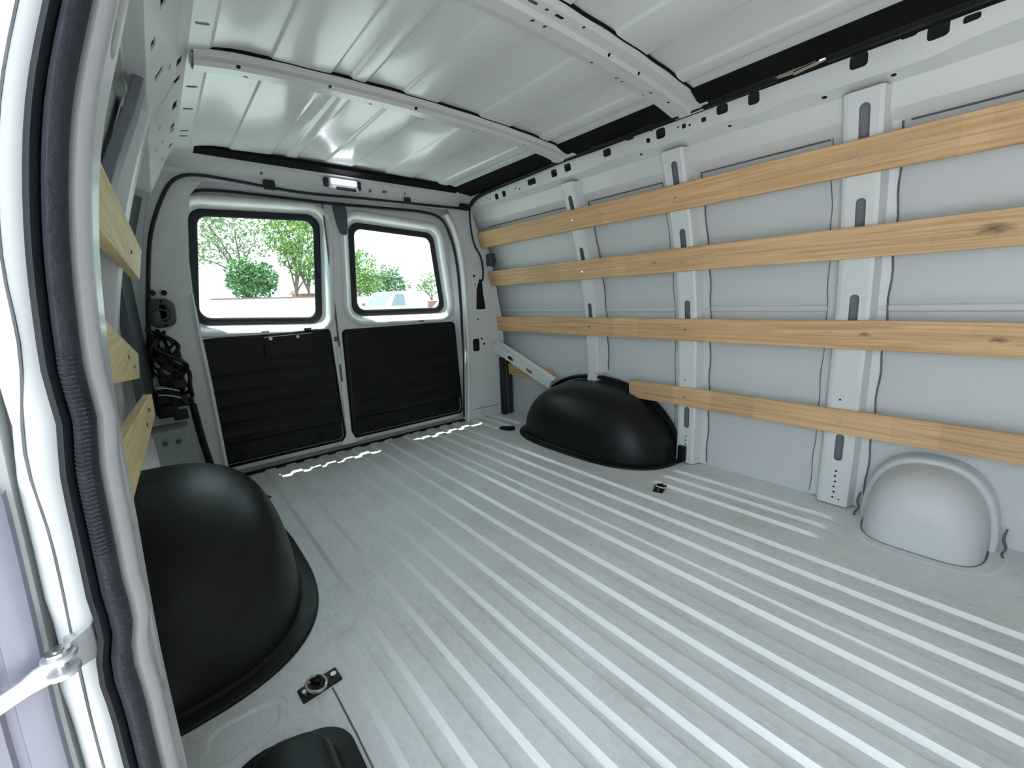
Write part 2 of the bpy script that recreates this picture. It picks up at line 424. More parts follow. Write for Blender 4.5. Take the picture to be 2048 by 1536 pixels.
def roof_bow(yc, hw, holes, x0=-.70, x1=.70):
    # hat section across the roof, bolts and slots cut through
    sec = [(-hw, -.006), (-hw + .008, -.022), (-.026, -.026), (-.018, -.036), (.018, -.036), (.026, -.026), (hw - .008, -.022), (hw, -.006)]
    f, L = section(sec)
    def fn(u, v):
        a, b = f(v); bend = .012 * (1 - (u / .7) ** 2)
        return (u, yc + a - bend, roof_base(u) - edge_drop(u) * .5 + b)
    mb = sheet(rect(x0, x1, 0, L[-1]), [hh(L) for hh in holes], fn, ub=frange(x0, x1, 16), vb=L[1:-1])
    o = obj('roof_bow', mb, 'bow', ceiling, solid=.002)
    mb = MB()
    for s in (-1, 1):
        mb.tube([(x, yc + s * (hw + .003) - .012 * (1 - (x / .7) ** 2) + .0015 * math.sin(x * 40 + s), roof_base(x) - edge_drop(x) * .5 - .006) for x in frange(x0 + .02, x1 - .04, 40)], .0042 if s < 0 else .003, 6)
    obj('mastic_bead', mb, 'mastic_shade', o)
    return o
def H(u, t, r): return lambda L: hole(u, L[-1] * t, r)
def S(u, t, w, h): return lambda L: slot(u, L[-1] * t, w, h)
roof_bow(.862, .062, [S(-.10, .2, .03, .009), S(-.055, .2, .012, .008), S(-.012, .2, .03, .009), H(-.07, .45, .006), H(-.03, .45, .006), S(-.095, .72, .03, .009), S(-.05, .72, .012, .008), S(-.005, .72, .03, .009),
                      H(.07, .15, .005), H(.21, .33, .006), H(.21, .78, .006), H(.34, .82, .007), H(.37, .82, .006), H(.36, .33, .006), H(.48, .55, .007), H(.50, .85, .005), H(.58, .5, .007)])
roof_bow(1.475, .052, [H(-.60, .3, .006), H(-.58, .6, .006), H(-.44, .82, .007), H(-.36, .3, .005), H(-.34, .82, .006), H(-.22, .6, .006), H(-.2, .82, .005), H(-.07, .3, .006), H(0, .82, .007), H(.03, .7, .005), H(.055, .82, .006), H(.2, .6, .006), H(.3, .82, .006), H(.33, .82, .005), H(.45, .4, .006), H(.5, .82, .006)])
roof_bow(-.35, .062, [])
# bright landing tabs where the bows meet the side rail
for yc in (.862, 1.475):
    mb = MB(); mb.hexa([(.690, yc - .085, 1.466), (.735, yc - .085, 1.462), (.735, yc + .055, 1.462), (.690, yc + .055, 1.466), (.690, yc - .085, 1.470), (.735, yc - .085, 1.466), (.735, yc + .055, 1.466), (.690, yc + .055, 1.470)])
    obj('bow_bracket', mb, 'bow', ceiling, bevel=.002)
# black strip along the roof edges, its colour standing in for crevice shade
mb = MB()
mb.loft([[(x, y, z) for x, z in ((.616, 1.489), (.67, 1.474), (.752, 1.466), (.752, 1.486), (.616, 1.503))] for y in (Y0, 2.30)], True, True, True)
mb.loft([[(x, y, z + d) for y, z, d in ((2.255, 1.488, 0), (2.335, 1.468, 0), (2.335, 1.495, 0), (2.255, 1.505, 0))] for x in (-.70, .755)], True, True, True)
obj('edge_shade_strip', mb, 'mastic_shade', ceiling)

# ------------------------------------------------------------ right side wall
def skin_fn(u, v):
    groove = -.006 * (ss((v - .735) / .006) - ss((v - .757) / .006)) + .004 * (ss((v - .757) / .004) - ss((v - .763) / .004))
    return (XS(v) - groove * -1, u, v)
zs = sorted(set(frange(0, 1.36, 24) + [.729, .735, .741, .751, .757, .763, .770]))
mb = MB(); mb.loft([[skin_fn(y, z) for z in zs] for y in frange(Y0, 2.43, 12)], closed=False)
wall_right = struct(obj('wall_right', mb, 'skin', solid=.002, smooth=30, origin=(1.0, 0, 0)), 'white steel side panel of the van behind the long pine slats', 'wall')

def pillar(yc, z0, z1, slots, dots, parent, sx=1, hw=.036, wide=.085):
    """hat-section pillar with slots through its face and flanges on the skin"""
    sec = [(-wide, .052), (-hw - .022, .050), (-hw - .010, .004), (-hw, 0), (hw, 0), (hw + .010, .004), (hw + .026, .046), (wide, .052)]
    f, L = section(sec); mid = L[-1] / 2
    def fn(u, v):
        a, b = f(u); return (sx * (XR(v) + b), yc + a, v)
    hs = [slot(mid, z, .026, h) for z, h in slots] + [hole(mid + d, z, r) for z, d, r in dots]
    mb = sheet(rect(0, L[-1], z0, z1), hs, fn, ub=L[1:-1], vb=frange(z0, z1, 14))
    p = obj('pillar', mb, 'paint', parent, solid=.002, smooth=14)
    mb = MB(); mb.loft([[(sx * (XR(z) + .022), yc - hw - .012, z), (sx * (XR(z) + .022), yc + hw + .012, z)] for z in frange(z0, z1, 14)], closed=False); obj('slot_shade', mb, 'strap_slot_shade', p)  # grey plate behind the slots paints the shade inside them
    for s in (-1, 1):
        mb = MB(); mb.tube([(sx * (XR(z) + .049), yc + s * wide + .0025 * math.sin(z * 37 + s * 2), z) for z in frange(z0 + .01, min(z1, 1.29), 40)], .003 if s < 0 else .0014, 5)
        obj('sealant_bead', mb, 'seal', p)
    return p
DOTS = [(.035 + .021 * k, (.0 if k % 2 else .002), .0042) for k in range(6)] + [(.03, -.018, .003), (.42, .012, .004)]
pillar(.36, .006, 1.38, [(1.285, .125), (1.035, .125), (.735, .125), (.235, .105)], DOTS, wall_right)
pillar(.955, .006, 1.38, [(1.28, .12), (1.03, .12), (.73, .12), (.235, .105)], DOTS, wall_right, hw=.033)
pillar(1.515, .40, 1.38, [(1.265, .115), (1.02, .115), (.73, .115)], [(.45, 0, .006)], wall_right, hw=.03, wide=.075)
pillar(-.24, .006, 1.38, [(1.285, .125), (1.035, .125), (.735, .125), (.235, .105)], DOTS, wall_right)
# foot of the rear pillar resting on the wheel arch
mb = MB(); mb.loft([[(XR(z) + b, 1.515 + a + s, z) for a, b in ((-.03, 0), (.028, 0), (.045, .05), (-.045, .05))] for z, s in ((.47, 0), (.42, .0), (.38, .012), (.335, .02))], True, True, True)
mb2 = obj('pillar_foot', mb, 'paint', wall_right, bevel=.003)

# cant rail: face with big openings, dropped lip, soffit and upper strip
def jog(y): return .020 * (1 - ss((y - .10) / .14)) + .012 * (ss((y - .46) / .04) - ss((y - .56) / .06)) + .010 * (ss((y - .68) / .06) - ss((y - .82) / .06)) + .010 * (ss((y - 1.02) / .07) - ss((y - 1.30) / .07))
rail_sec = [(.735, 1.470), (.752, 1.480), (.773, 1.404), (.818, 1.386), (.836, 1.322), (.842, 1.316), (.868, 1.290)]
fr, Lr = section(rail_sec)
def rail_fn(u, v):
    x, z = fr(v); k = 1 if Lr[2] - .02 <= v <= Lr[3] + .01 else 0
    if v > Lr[1] + .02: z += jog(u) * max(0, 1 - abs(v - Lr[2]) / .06)
    return (x, u, z)
rh = []
a1 = Lr[1]
for y, z, w, h in [(.158, 1.456, .03, .018), (.216, 1.456, .042, .036), (.272, 1.474, .034, .022), (.376, 1.452, .042, .036), (.652, 1.452, .036, .036), (.755, 1.451, .040, .034), (.822, 1.438, .018, .018), (.822, 1.474, .03, .014),
                   (.897, 1.443, .016, .016), (.993, 1.446, .040, .036), (1.05, 1.435, .018, .018), (1.131, 1.468, .036, .016), (1.254, 1.442, .042, .036), (1.489, 1.441, .042, .034), (1.581, 1.437, .040, .034), (1.747, 1.434, .062, .030),
                   (1.985, 1.422, .032, .032), (2.055, 1.420, .032, .032), (-.05, 1.452, .04, .034), (-.3, 1.452, .04, .034)]:
    rh.append(slot(y, a1 + (1.480 - z) * 1.04, w, h, r=min(w, h) * .28))
for y, z, r in [(.875, 1.440, .005), (.92, 1.446, .004), (1.85, 1.42, .006), (1.88, 1.43, .005), (2.12, 1.42, .006), (2.15, 1.43, .005), (1.03, 1.468, .006), (.46, 1.383, .008), (.74, 1.383, .006), (1.1, 1.384, .006), (.30, 1.384, .007)]:
    rh.append(hole(y, a1 + (1.480 - z) * 1.04, r))
mb = sheet(rect(Y0, 2.34, 0, Lr[-1]), rh, rail_fn, ub=frange(Y0, 2.34, 90), vb=Lr[1:-1] + [Lr[2] - .03, Lr[3] + .03])
rail = obj('cant_rail', mb, 'paint', wall_right, solid=.002, smooth=14)
# rail backing behind the openings, coloured near black as their inner shade
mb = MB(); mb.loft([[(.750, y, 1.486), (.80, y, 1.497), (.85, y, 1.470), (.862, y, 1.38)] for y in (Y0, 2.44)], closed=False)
obj('rail_backing', mb, 'cavity_shade', rail, solid=.002)
mb = MB()
for a, b in ((.45, .87), (1.04, 1.43), (1.60, 2.28), (-.15, .26)):
    mb.tube([(XS(1.288) - .004, y, 1.288) for y in frange(a, b, 4)], .0028, 6)
obj('sealant_bead', mb, 'seal', wall_right)

mb = MB(); mb.loft([[(.78, y, 1.50), (.845, y, 1.40), (.875, y, 1.28)] for y in (2.26, 2.43)], closed=False); obj('rear_rail_end', mb, 'paint', wall_right, solid=.002)
# diagonal brace by the rear corner with two openings
def brace_fn(u, v):
    t = u; p = Vector((.90, 2.335, .505)).lerp(Vector((.955, 1.83, .285)), t)
    f_, L_ = section([(-.05, .035), (-.032, .03), (-.026, 0), (.026, 0), (.032, .03), (.05, .035)])
    a, b = f_(v); return (p.x + b + 0.0, p.y - a * .38, p.z + a * .92)
_, Lb = section([(-.05, .035), (-.032, .03), (-.026, 0), (.026, 0), (.032, .03), (.05, .035)])
mb = sheet(rect(0, 1, 0, Lb[-1]), [slot(.34, Lb[-1] / 2, .10, .024), slot(.66, Lb[-1] / 2, .10, .022)], brace_fn, ub=frange(0, 1, 4), vb=Lb[1:-1])
obj('diagonal_brace', mb, 'paint', wall_right, solid=.002)

# rounded filler housing standing out from the wall onto the floor
def spow(c, e): return math.copysign(abs(c) ** e, c)
def bulge(xw, yc, W, Lh, Hh, ea, eb, sx=-1, na=28, nb=14, z0=0, mb=None):
    mb = mb or MB(); rings = []
    for j in range(nb + 1):
        b = math.pi / 2 * j / nb
        cb = max(0.0, math.cos(b)) ** eb; sb = math.sin(b) ** eb
        rings.append([(xw + sx * W * sb, yc + Lh * spow(math.cos(math.pi * i / na), ea) * cb, z0 + Hh * abs(math.sin(math.pi * i / na)) ** ea * cb) for i in range(na + 1)])
    return mb.loft(rings, closed=False)
mb = bulge(1.05, .105, .240, .148, .244, .80, .50, z0=-.002)
fh = obj('filler_housing', mb, 'skin', wall_right, smooth=60)
mb = MB(); rings = []
for i in range(33):
    t = math.pi * i / 32; cy, sz = spow(math.cos(t), .80), abs(math.sin(t)) ** .80
    rings.append([(x, .105 + (.148 + d) * cy, -.002 + (.244 + d) * sz) for x, d in ((1.055, .020), (.995, .019), (.986, .016), (.982, .011), (.982, .002), (.988, -.003), (1.01, -.008))])
mb.loft(rings, closed=False); obj('housing_rim', mb, 'skin', fh, smooth=50)
mb = MB()
mb.tube([(1.05 - .243 * math.sin(math.pi * k / 48) ** .50, .105 + .151 * spow(math.cos(math.pi * k / 48), .50), .002) for k in range(1, 48)], .0028, 6)
for yy in (.282, -.075):
    mb.tube([(1.035, yy, .07), (1.02, yy + .004, .04), (1.005, yy - .003, .018), (.985, yy + .003, .005), (.96, yy, .002)], lambda t: .0045 * (.8 + .2 * math.sin(9 * t + yy * 20)), 6, smooth=5)
obj('sealant_bead', mb, 'seal', fh)
mb = MB(); mb.loft([[(1.05 - (.24 + d) * math.sin(math.pi * k / 40) ** .6, .105 + (.152 + d) * spow(math.cos(math.pi * k / 40), .6), z) for k in range(41)] for d, z in ((.0, .0035), (.035, .0035), (.042, .001))], closed=False)
obj('floor_flange', mb, 'floor', fh)

# ------------------------------------------------------------ rear wall: header, pillars, sill
wall_rear = struct(empty('wall_rear', (0, YR, 0)), 'white steel rear frame around the two back doors', 'wall')
def opening_x(z, s):        # edge of the door opening
    return s * lerp_table([(0, .69), (.5, .70), (.9, .705), (1.15, .675), (1.28, .62), (1.36, .54), (1.40, .44), (1.42, 0)])(z)
# right rear pillar, with its openings
def pil_fn(u, v): return (u, YR - .02 * (u - .7) / .25, v)
outline = [(.66, 0), (.99, 0), (.985, .4), (.955, .75), (.90, 1.05), (.83, 1.28), (.77, 1.42), (.60, 1.42), (.66, 1.32), (.70, 1.15), (.72, .9), (.715, .5)]
hs = [slot(.775, .525, .052, .085, r=.012), rquad([(.79, .765), (.865, .765), (.85, .88), (.845, .965), (.825, .965), (.80, .90)], .008, 3), hole(.822, .565, .008), hole(.838, .528, .009), hole(.785, .985, .009), hole(.79, .93, .006), hole(.80, .70, .007)]
mb = sheet(outline, hs, pil_fn, vb=frange(0, 1.42, 8))
obj('rear_pillar', mb, 'paint', wall_rear, solid=.003)
mb = MB(); mb.loft([[(.66 + .025, y, .0), (.70, y, .5), (.705, y, .9), (.685, y, 1.15), (.645, y, 1.30)] for y in (2.335, 2.345)], False)
lip = [(.672, .0), (.700, .5), (.706, .9), (.690, 1.12), (.652, 1.27), (.60, 1.355)]
mb = MB(); mb.tube([(x, 2.345, z) for x, z in lip], .012, 8, smooth=5)
mb.loft([[(x - .002, 2.345, z), (x - .012, 2.40, z)] for x, z in [(p.x, p.y) for p in catmull([Vector((a, b, 0)) for a, b in lip], 5)]], False)
obj('opening_flange', mb, 'paint', wall_rear, smooth=60)
mb = MB(); mb.tube([(.80, 2.345, .0), (.80, 2.345, .09)], .001, 4)
mb.loft([[(.725, 2.352, .075), (.93, 2.336, .075)], [(.725, 2.351, .079), (.93, 2.335, .079)]], False)
obj('seam', mb, 'seal', wall_rear)
mb = MB(); mb.loft([[(x, 2.35, z), (x + .01, 2.30, z)] for x, z in ((.985, 0), (.98, .3), (.955, .70), (.90, 1.0), (.845, 1.2))], False)
obj('pillar_return', mb, 'paint', wall_rear, solid=.003)
mb = MB(); mb.box((.955, 2.30, .0), (1.04, 2.355, .42)); mb.box((.74, 2.392, .42), (.90, 2.402, 1.12)); obj('pillar_backing', mb, 'cavity_shade', wall_rear)

# left rear pillar
outline = [(-.72, 0), (-.725, .5), (-.735, .9), (-.72, 1.15), (-.68, 1.32), (-.60, 1.42), (-.74, 1.44), (-.80, 1.33), (-.86, 1.15), (-.905, .9), (-.915, .80), (-.945, .76), (-.955, .6), (-.97, 0)]
hs = [slot(-.822, 1.065, .03, .022, r=.005), hole(-.79, 1.20, .008), slot(-.90, .66, .025, .05), hole(-.80, .5, .008), hole(-.80, .97, .006)]
mb = sheet(outline, hs, lambda u, v: (u, YR, v), vb=frange(0, 1.42, 8))
obj('rear_pillar', mb, 'paint', wall_rear, solid=.003)
mb = MB(); mb.tube([(x, 2.352, z) for x, z in ((-.955, .45), (-.95, .66), (-.945, .755), (-.918, .795), (-.908, .9), (-.86, 1.15), (-.81, 1.32))], .005, 6)
obj('pillar_lip', mb, 'paint', wall_rear)
mb = MB(); mb.tube([(x, 2.345, z) for x, z in ((-.73, .0), (-.735, .4), (-.742, .72), (-.74, .9))], .006, 6)
obj('opening_flange', mb, 'paint', wall_rear)
# header
def head_fn(u, v): return (u, YR - .05 * ss((v - 1.405) / .07), v)
mb = sheet([(-.80, 1.33), (-.64, 1.395), (-.3, 1.385), (0, 1.392), (.3, 1.385), (.62, 1.385), (.80, 1.36), (.80, 1.49), (-.80, 1.49)], [hole(.12, 1.43, .008), slot(.20, 1.435, .03, .012), hole(.32, 1.44, .006), hole(-.4, 1.44, .006)], head_fn, ub=frange(-.8, .8, 10), vb=[1.405, 1.42, 1.44, 1.46, 1.475])
obj('header', mb, 'paint', wall_rear, solid=.003)
# sill between floor and doors
mb = MB(); mb.box((-.80, 2.395, -.08), (.70, 2.52, -.006)); obj('sill', mb, 'paint', wall_rear)
mb = MB(); mb.loft([[(x, y, z) for y, z in ((2.375, .0085), (2.385, .014), (2.400, .014), (2.408, .002), (2.43, -.002), (2.45, -.004))] for x in (-.80, .70)], False)
obj('threshold_strip', mb, 'plastic', wall_rear, solid=.003)
# outer closing panels
mb = MB(); mb.box((-1.12, 2.42, -.3), (-.80, 2.525, 1.6)); mb.box((.70, 2.42, -.3), (1.12, 2.525, 1.6)); mb.box((-.80, 2.42, 1.415), (.70, 2.525, 1.6))
obj('outer_corner', mb, 'paint', wall_rear)
# weatherstrip round the opening
mb = MB(); mb.tube([(x, 2.335, z) for x, z in ((-.93, .55), (-.915, .7), (-.895, .85), (-.855, 1.08), (-.82, 1.20), (-.765, 1.32), (-.72, 1.373), (-.66, 1.394), (-.55, 1.393), (-.40, 1.383), (-.26, 1.376), (-.1, 1.378), (.1, 1.384), (.3, 1.388), (.5, 1.392), (.70, 1.398))], lambda t: .0075, 8, smooth=4)
trim_1 = struct(obj('trim_1', mb, 'rubber'), 'black rubber weatherstrip around the rear door opening', 'trim')
for x, z, w, h in ((-.375, 1.39, .05, .045), (.33, 1.40, .04, .035), (.72, 1.405, .07, .04)):
    mb = MB(); mb.box((x - w / 2, 2.318, z - h / 2), (x + w / 2, 2.335, z + h / 2)); obj('clip', mb, 'rubber', trim_1, bevel=.006)

# ------------------------------------------------------------ rear doors
YD = 2.425
def rear_door(name, outer, win, panel, label, cat, latch=None):
    win2 = [(-.88 + (x + .88) * 1.0165, .825 + (z - .825) * 1.0165) for x, z in win]
    root = struct(empty(name, ((outer[0][0] + outer[1][0]) / 2, YD, 0)), label, cat)
    ring0 = rquad(inset(win, -.062), .115, 8)
    mb = sheet(rquad(outer, .06, 6), [ring0], lambda u, v: (u, YD, v), vb=frange(0.03, 1.36, 6))
    frame = obj('door_frame', mb, 'paint', root, solid=.003)
    mb = MB(); rings = []
    for d, r, dy in ((-.062, .115, 0), (-.056, .11, -.012), (-.046, .10, -.015), (-.036, .092, -.009), (-.022, .078, .014), (-.012, .065, .045), (-.002, .062, .066), (.004, .06, .070)):
        rings.append([(u, YD + dy, v) for u, v in rquad(inset(win if dy < .03 else win2, d), r, 8)])
    mb.loft(rings); obj('window_recess', mb, 'paint', root, smooth=70)
    mb = MB(); rings = []
    for d, r, dy in ((-.002, .062, .068), (.002, .06, .062), (.010, .055, .060), (.024, .05, .062), (.032, .045, .066), (.033, .044, .071), (0, .06, .076)):
        rings.append([(u, YD + dy, v) for u, v in rquad(inset(win2, d), r, 8)])
    mb.loft(rings); obj('window_gasket', mb, 'rubber', root, smooth=60)
    mb = sheet([(outer[0][0] - .02, -.10), (outer[1][0] + .004 if name == 'door_1' else outer[1][0] + .06, -.10), (outer[1][0] + .004 if name == 'door_1' else outer[1][0] + .06, 1.46), (outer[0][0] - (.06 if name == 'door_1' else .004), 1.46)], [rquad(inset(win2, -.022), .075, 8)], lambda u, v: (u, YD + .078, v))
    obj('outer_skin', mb, 'paint', root, solid=.003)
    mb = MB(); g = rquad(inset(win2, .02), .05, 8)
    mb.add([(u, YD + .070, v) for u, v in g], [tuple(range(len(g)))])
    obj('window_pane', mb, 'glass', root, smooth=0)
    # moulded lower panel: rows of shallow ribs
    pc = rquad(panel, .028, 6)
    x0 = min(p[0] for p in panel); x1 = max(p[0] for p in panel); z0 = min(p[1] for p in panel); z1 = max(p[1] for p in panel)
    mb = MB(); mb.loft([[(u, YD + dy, v) for u, v in rquad(inset(panel, d), .028, 6)] for d, dy in ((-.004, .004), (0, -.012), (.006, -.017), (.016, -.018))])
    R = rquad(inset(panel, .016), .028, 6)
    def pf(u, v):
        t = (v - z0) / (z1 - z0); e = min(1, min(u - x0, x1 - u) / .06)
        w = 0
        for k in (.24, .36, .48, .60, .72): w += math.exp(-((t - k) / .014) ** 2)
        w2 = ss((t - .17) / .02)
        return (u, YD - .018 - .009 * w * max(0, e) + .012 * (1 - w2) - .004 * w2, v)
    sheet(R, [], pf, ub=frange(x0, x1, 8), vb=frange(z0, z1, 64), mb=mb)
    pan = obj('trim_panel', mb, 'panel', root, smooth=50)
    cx = x0 + (x1 - x0) * .5
    for k in (.2, .5, .8):
        mb = MB(); xx = x0 + (x1 - x0) * k; mb.torus((xx, YD - .012, z0 + .05), .012, .004, (0, 1, 0), 16, 6); obj('fastener', mb, 'plastic', pan)
    return root, pan
door_1, pan1 = rear_door('door_1', [(-.80, .03), (-.118, .03), (-.118, 1.375), (-.70, 1.375)],
                   [(-.757, .762), (-.182, .735), (-.128, 1.300), (-.690, 1.278)],
                   [(-.785, .055), (-.137, .055), (-.155, .706), (-.768, .690)],
                   'left rear van door with window and black lower panel', 'door')
door_2, pan2 = rear_door('door_2', [(-.112, .03), (.665, .03), (.645, 1.375), (-.112, 1.375)],
                   [(-.012, .765), (.605, .755), (.552, 1.252), (.020, 1.280)],
                   [(-.100, .055), (.672, .055), (.650, .690), (-.090, .690)],
                   'right rear van door with window and black lower panel', 'door')
# latch cover on the left panel
mb = MB(); mb.hexa([(-.49, YD - .034, .575), (-.245, YD - .034, .575), (-.245, YD - .01, .575), (-.49, YD - .01, .575), (-.485, YD - .036, .685), (-.25, YD - .036, .69), (-.25, YD - .01, .69), (-.485, YD - .01, .685)])
lc = obj('latch_cover', mb, 'panel', pan1, bevel=.006)
for x in (-.455, -.33):
    mb = MB(); mb.cyl((x, YD - .045, .675), (x, YD - .03, .675), .008, 12); obj('bright_screw', mb, 'chrome', pan1)
# top latch and centre striker where the doors meet
mb = MB(); mb.loft([[(x + dx, y, z) for dx in (-w, w) for y in ((YD - .03, YD) if dx < 0 else (YD, YD - .03))] for x, z, w in ((-.035, 1.365, .034), (-.03, 1.30, .032), (-.025, 1.23, .024), (-.024, 1.20, .014))], True, True, True)
obj('top_latch', mb, 'dark', door_2, bevel=.008)
mb = MB(); mb.tube([(-.115, YD - .004, z) for z in (.06, .4, .7, 1.0, 1.36)], .005, 6); obj('meeting_seal', mb, 'seal', door_1)
mb = MB(); mb.box((-.136, YD - .01, .63), (-.112, YD + .01, .655)); obj('striker', mb, 'dark', door_1, bevel=.002)
mb = MB(); mb.box((-.129, YD - .012, .40), (-.119, YD + .01, .50)); obj('striker_slot', mb, 'dark', door_1, bevel=.003)
mb = MB(); mb.loft([[(-.175, YD - .02, .03), (-.075, YD - .02, .03), (-.075, YD, .03), (-.175, YD, .03)], [(-.135, YD - .012, .10), (-.105, YD - .012, .10), (-.105, YD, .10), (-.135, YD, .10)], [(-.130, YD - .008, .60), (-.108, YD - .008, .60), (-.108, YD, .60), (-.130, YD, .60)]], True, True, True)
obj('centre_edge', mb, 'paint', door_1, bevel=.004)
for d, xs_ in ((door_1, (-.47, -.27)), (door_2, (.16, .40))):
    for i, x in enumerate(xs_):
        mb = MB(); mb.box((x - .018, YD - .02, .706), (x + .018, YD - .004, .716)); obj('trim_clip', mb, 'dark' if i else 'chrome', d, bevel=.003)
# black frame edge beside the right door
mb = MB(); mb.tube([(x, YD - .035, z) for x, z in ((.665, .03), (.69, .45), (.690, .85), (.678, 1.08), (.64, 1.24), (.58, 1.335), (.45, 1.362), (.2, 1.358), (-.05, 1.352), (-.3, 1.352), (-.55, 1.352), (-.67, 1.335), (-.72, 1.27))], .0085, 8, smooth=5)
trim_2 = struct(obj('trim_2', mb, 'rubber'), 'inner black rubber door seal hugging both rear doors', 'trim')

mb = MB(); mb.box((-1.08, Y0 - .03, 0), (1.06, Y0, 1.53)); wf = struct(obj('wall_front_blocker', mb, 'skin'), 'plain white unseen bulkhead added to close off light from the front', 'wall')  # unseen partition, added to keep daylight from entering at the front
# ------------------------------------------------------------ left side wall
zs = frange(0, 1.34, 20)
mb = MB(); mb.loft([[(-XS(z) - .01, y, z) for z in zs] for y in (.60, 1.0, 1.5, 2.0, 2.43)], closed=False)
wall_left = struct(obj('wall_left', mb, 'skin', solid=.002, origin=(-1.0, 1.4, 0)), 'white steel side panel behind the short slats on the door side', 'wall')
mb = MB(); mb.loft([[(-XS(z) - .01, y, z) for z in zs] for y in (Y0, -.95)], closed=False)
obj('front_skin', mb, 'skin', wall_left, solid=.002)
# cant rail along the door side, with rows of slots
lsec = [(-.655, 1.490), (-.668, 1.482), (-.712, 1.474), (-.722, 1.462), (-.752, 1.428), (-.758, 1.415), (-.80, 1.375), (-.852, 1.305)]
fl, Ll = section(lsec)
lh = []
for y in (.30, .55, .82, 1.02, 1.17, 1.30, 1.44, 1.66, 1.84, 2.06, 2.12): lh.append(slot(y, (Ll[1] + Ll[2]) / 2, .015, .030))
for y, w in ((.25, .09), (.60, .09), (1.05, .12), (1.46, .055), (1.57, .045), (1.76, .07), (1.95, .05), (2.0, .035), (2.17, .05)): lh.append([(y - w / 2, Ll[3] + .006), (y + w / 2 - .012, Ll[3] + .006), (y + w / 2, Ll[4] - .007), (y - w / 2 + .012, Ll[4] - .007)])
mb = sheet(rect(Y0, 2.30, 0, Ll[-1]), lh, lambda u, v: (fl(v)[0], u, fl(v)[1]), ub=frange(Y0, 2.3, 30), vb=Ll[1:-1])
lrail = obj('cant_rail', mb, 'paint', wall_left, solid=.002, smooth=14)
mb = MB(); mb.loft([[(-.70, y, 1.505), (-.80, y, 1.46), (-.88, y, 1.33)] for y in (Y0, 2.3)], closed=False); obj('rail_backing', mb, 'cavity_shade', lrail, solid=.002)
mb = MB(); mb.loft([[(-.76, y, 1.50), (-.855, y, 1.40), (-.89, y, 1.28)] for y in (2.26, 2.43)], closed=False); obj('rear_rail_end', mb, 'paint', wall_left, solid=.002)
# boxed rail reinforcement with holes, stepping down toward the rear corner
def reinf(y0, y1, zb0, zb1, holes, name):
    def fn(u, v):
        t = (u - y0) / (y1 - y0); zb = zb0 + (zb1 - zb0) * t
        z = 1.425 + (zb - 1.425) * v; x = -.757 - .075 * v - .004
        return (x + .018, u, z)
    mb = sheet(rect(y0, y1, 0, 1), holes, fn, ub=[y0 + .01, y1 - .01], vb=[.05, .95])
    def fx(t, v):
        u = y0 + (y1 - y0) * t; return fn(u, v)
    a, b = fn(y0, 1), fn(y1, 1); c_, d_ = fn(y0, 0), fn(y1, 0)
    mb.add([a, b, (b[0] - .06, b[1], b[2] + .02), (a[0] - .06, a[1], a[2] + .02)], [(0, 1, 2, 3)])
    mb.add([b, d_, (d_[0] - .06, d_[1] + .0, d_[2]), (b[0] - .06, b[1], b[2] + .02)], [(0, 1, 2, 3)])
    mb.add([a, c_, (c_[0] - .06, c_[1], c_[2]), (a[0] - .06, a[1], a[2] + .02)], [(0, 1, 2, 3)])
    return obj(name, mb, 'paint', wall_left, solid=.003)
reinf(.70, 1.50, 1.30, 1.30, [slot(1.30, .62, .030, .26, r=.012), slot(1.36, .25, .02, .10, r=.008), slot(1.02, .55, .045, .14, r=.016), slot(1.12, .80, .035, .12, r=.014), slot(.9, .5, .03, .12, r=.012)], 'rail_reinforcement')
reinf(1.53, 2.20, 1.30, 1.275, [slot(1.68, .55, .025, .08, r=.01), slot(1.82, .70, .025, .08, r=.01), slot(1.86, .40, .022, .07, r=.01), slot(2.06, .40, .025, .08, r=.01)], 'rail_reinforcement')
# pillar at the back of the side door and one between the slats
def left_pillar(yc, z0, z1, slots, hw=.034, wide=.07): return pillar(yc, z0, z1, slots, [], wall_left, sx=-1, hw=hw, wide=wide)
left_pillar(1.45, .40, 1.36, [(1.24, .08), (.80, .08)])
mb = MB(); mb.loft([[(x, y - .045, z), (x, y + .045, z), (x - .02, y + .045, z), (x - .02, y - .045, z)] for x, y, z in ((-.80, 1.30, 1.36), (-.845, 1.22, 1.22), (-.885, 1.12, 1.10), (-.905, 1.02, 1.02))], True, True, True)
obj('diagonal_strap', mb, 'strap_slot_shade', wall_left, bevel=.003)
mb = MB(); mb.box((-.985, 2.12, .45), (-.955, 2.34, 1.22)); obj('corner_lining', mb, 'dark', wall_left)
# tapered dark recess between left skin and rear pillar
mb = MB(); mb.loft([[(-.93, 2.30, z0), (-.97, 2.12, z0)] for z0 in (.40, 1.0)] + [[(-.845, 2.33, 1.28), (-.90, 2.12, 1.27)]], False); obj('corner_filler', mb, 'dark', wall_left, solid=.002)

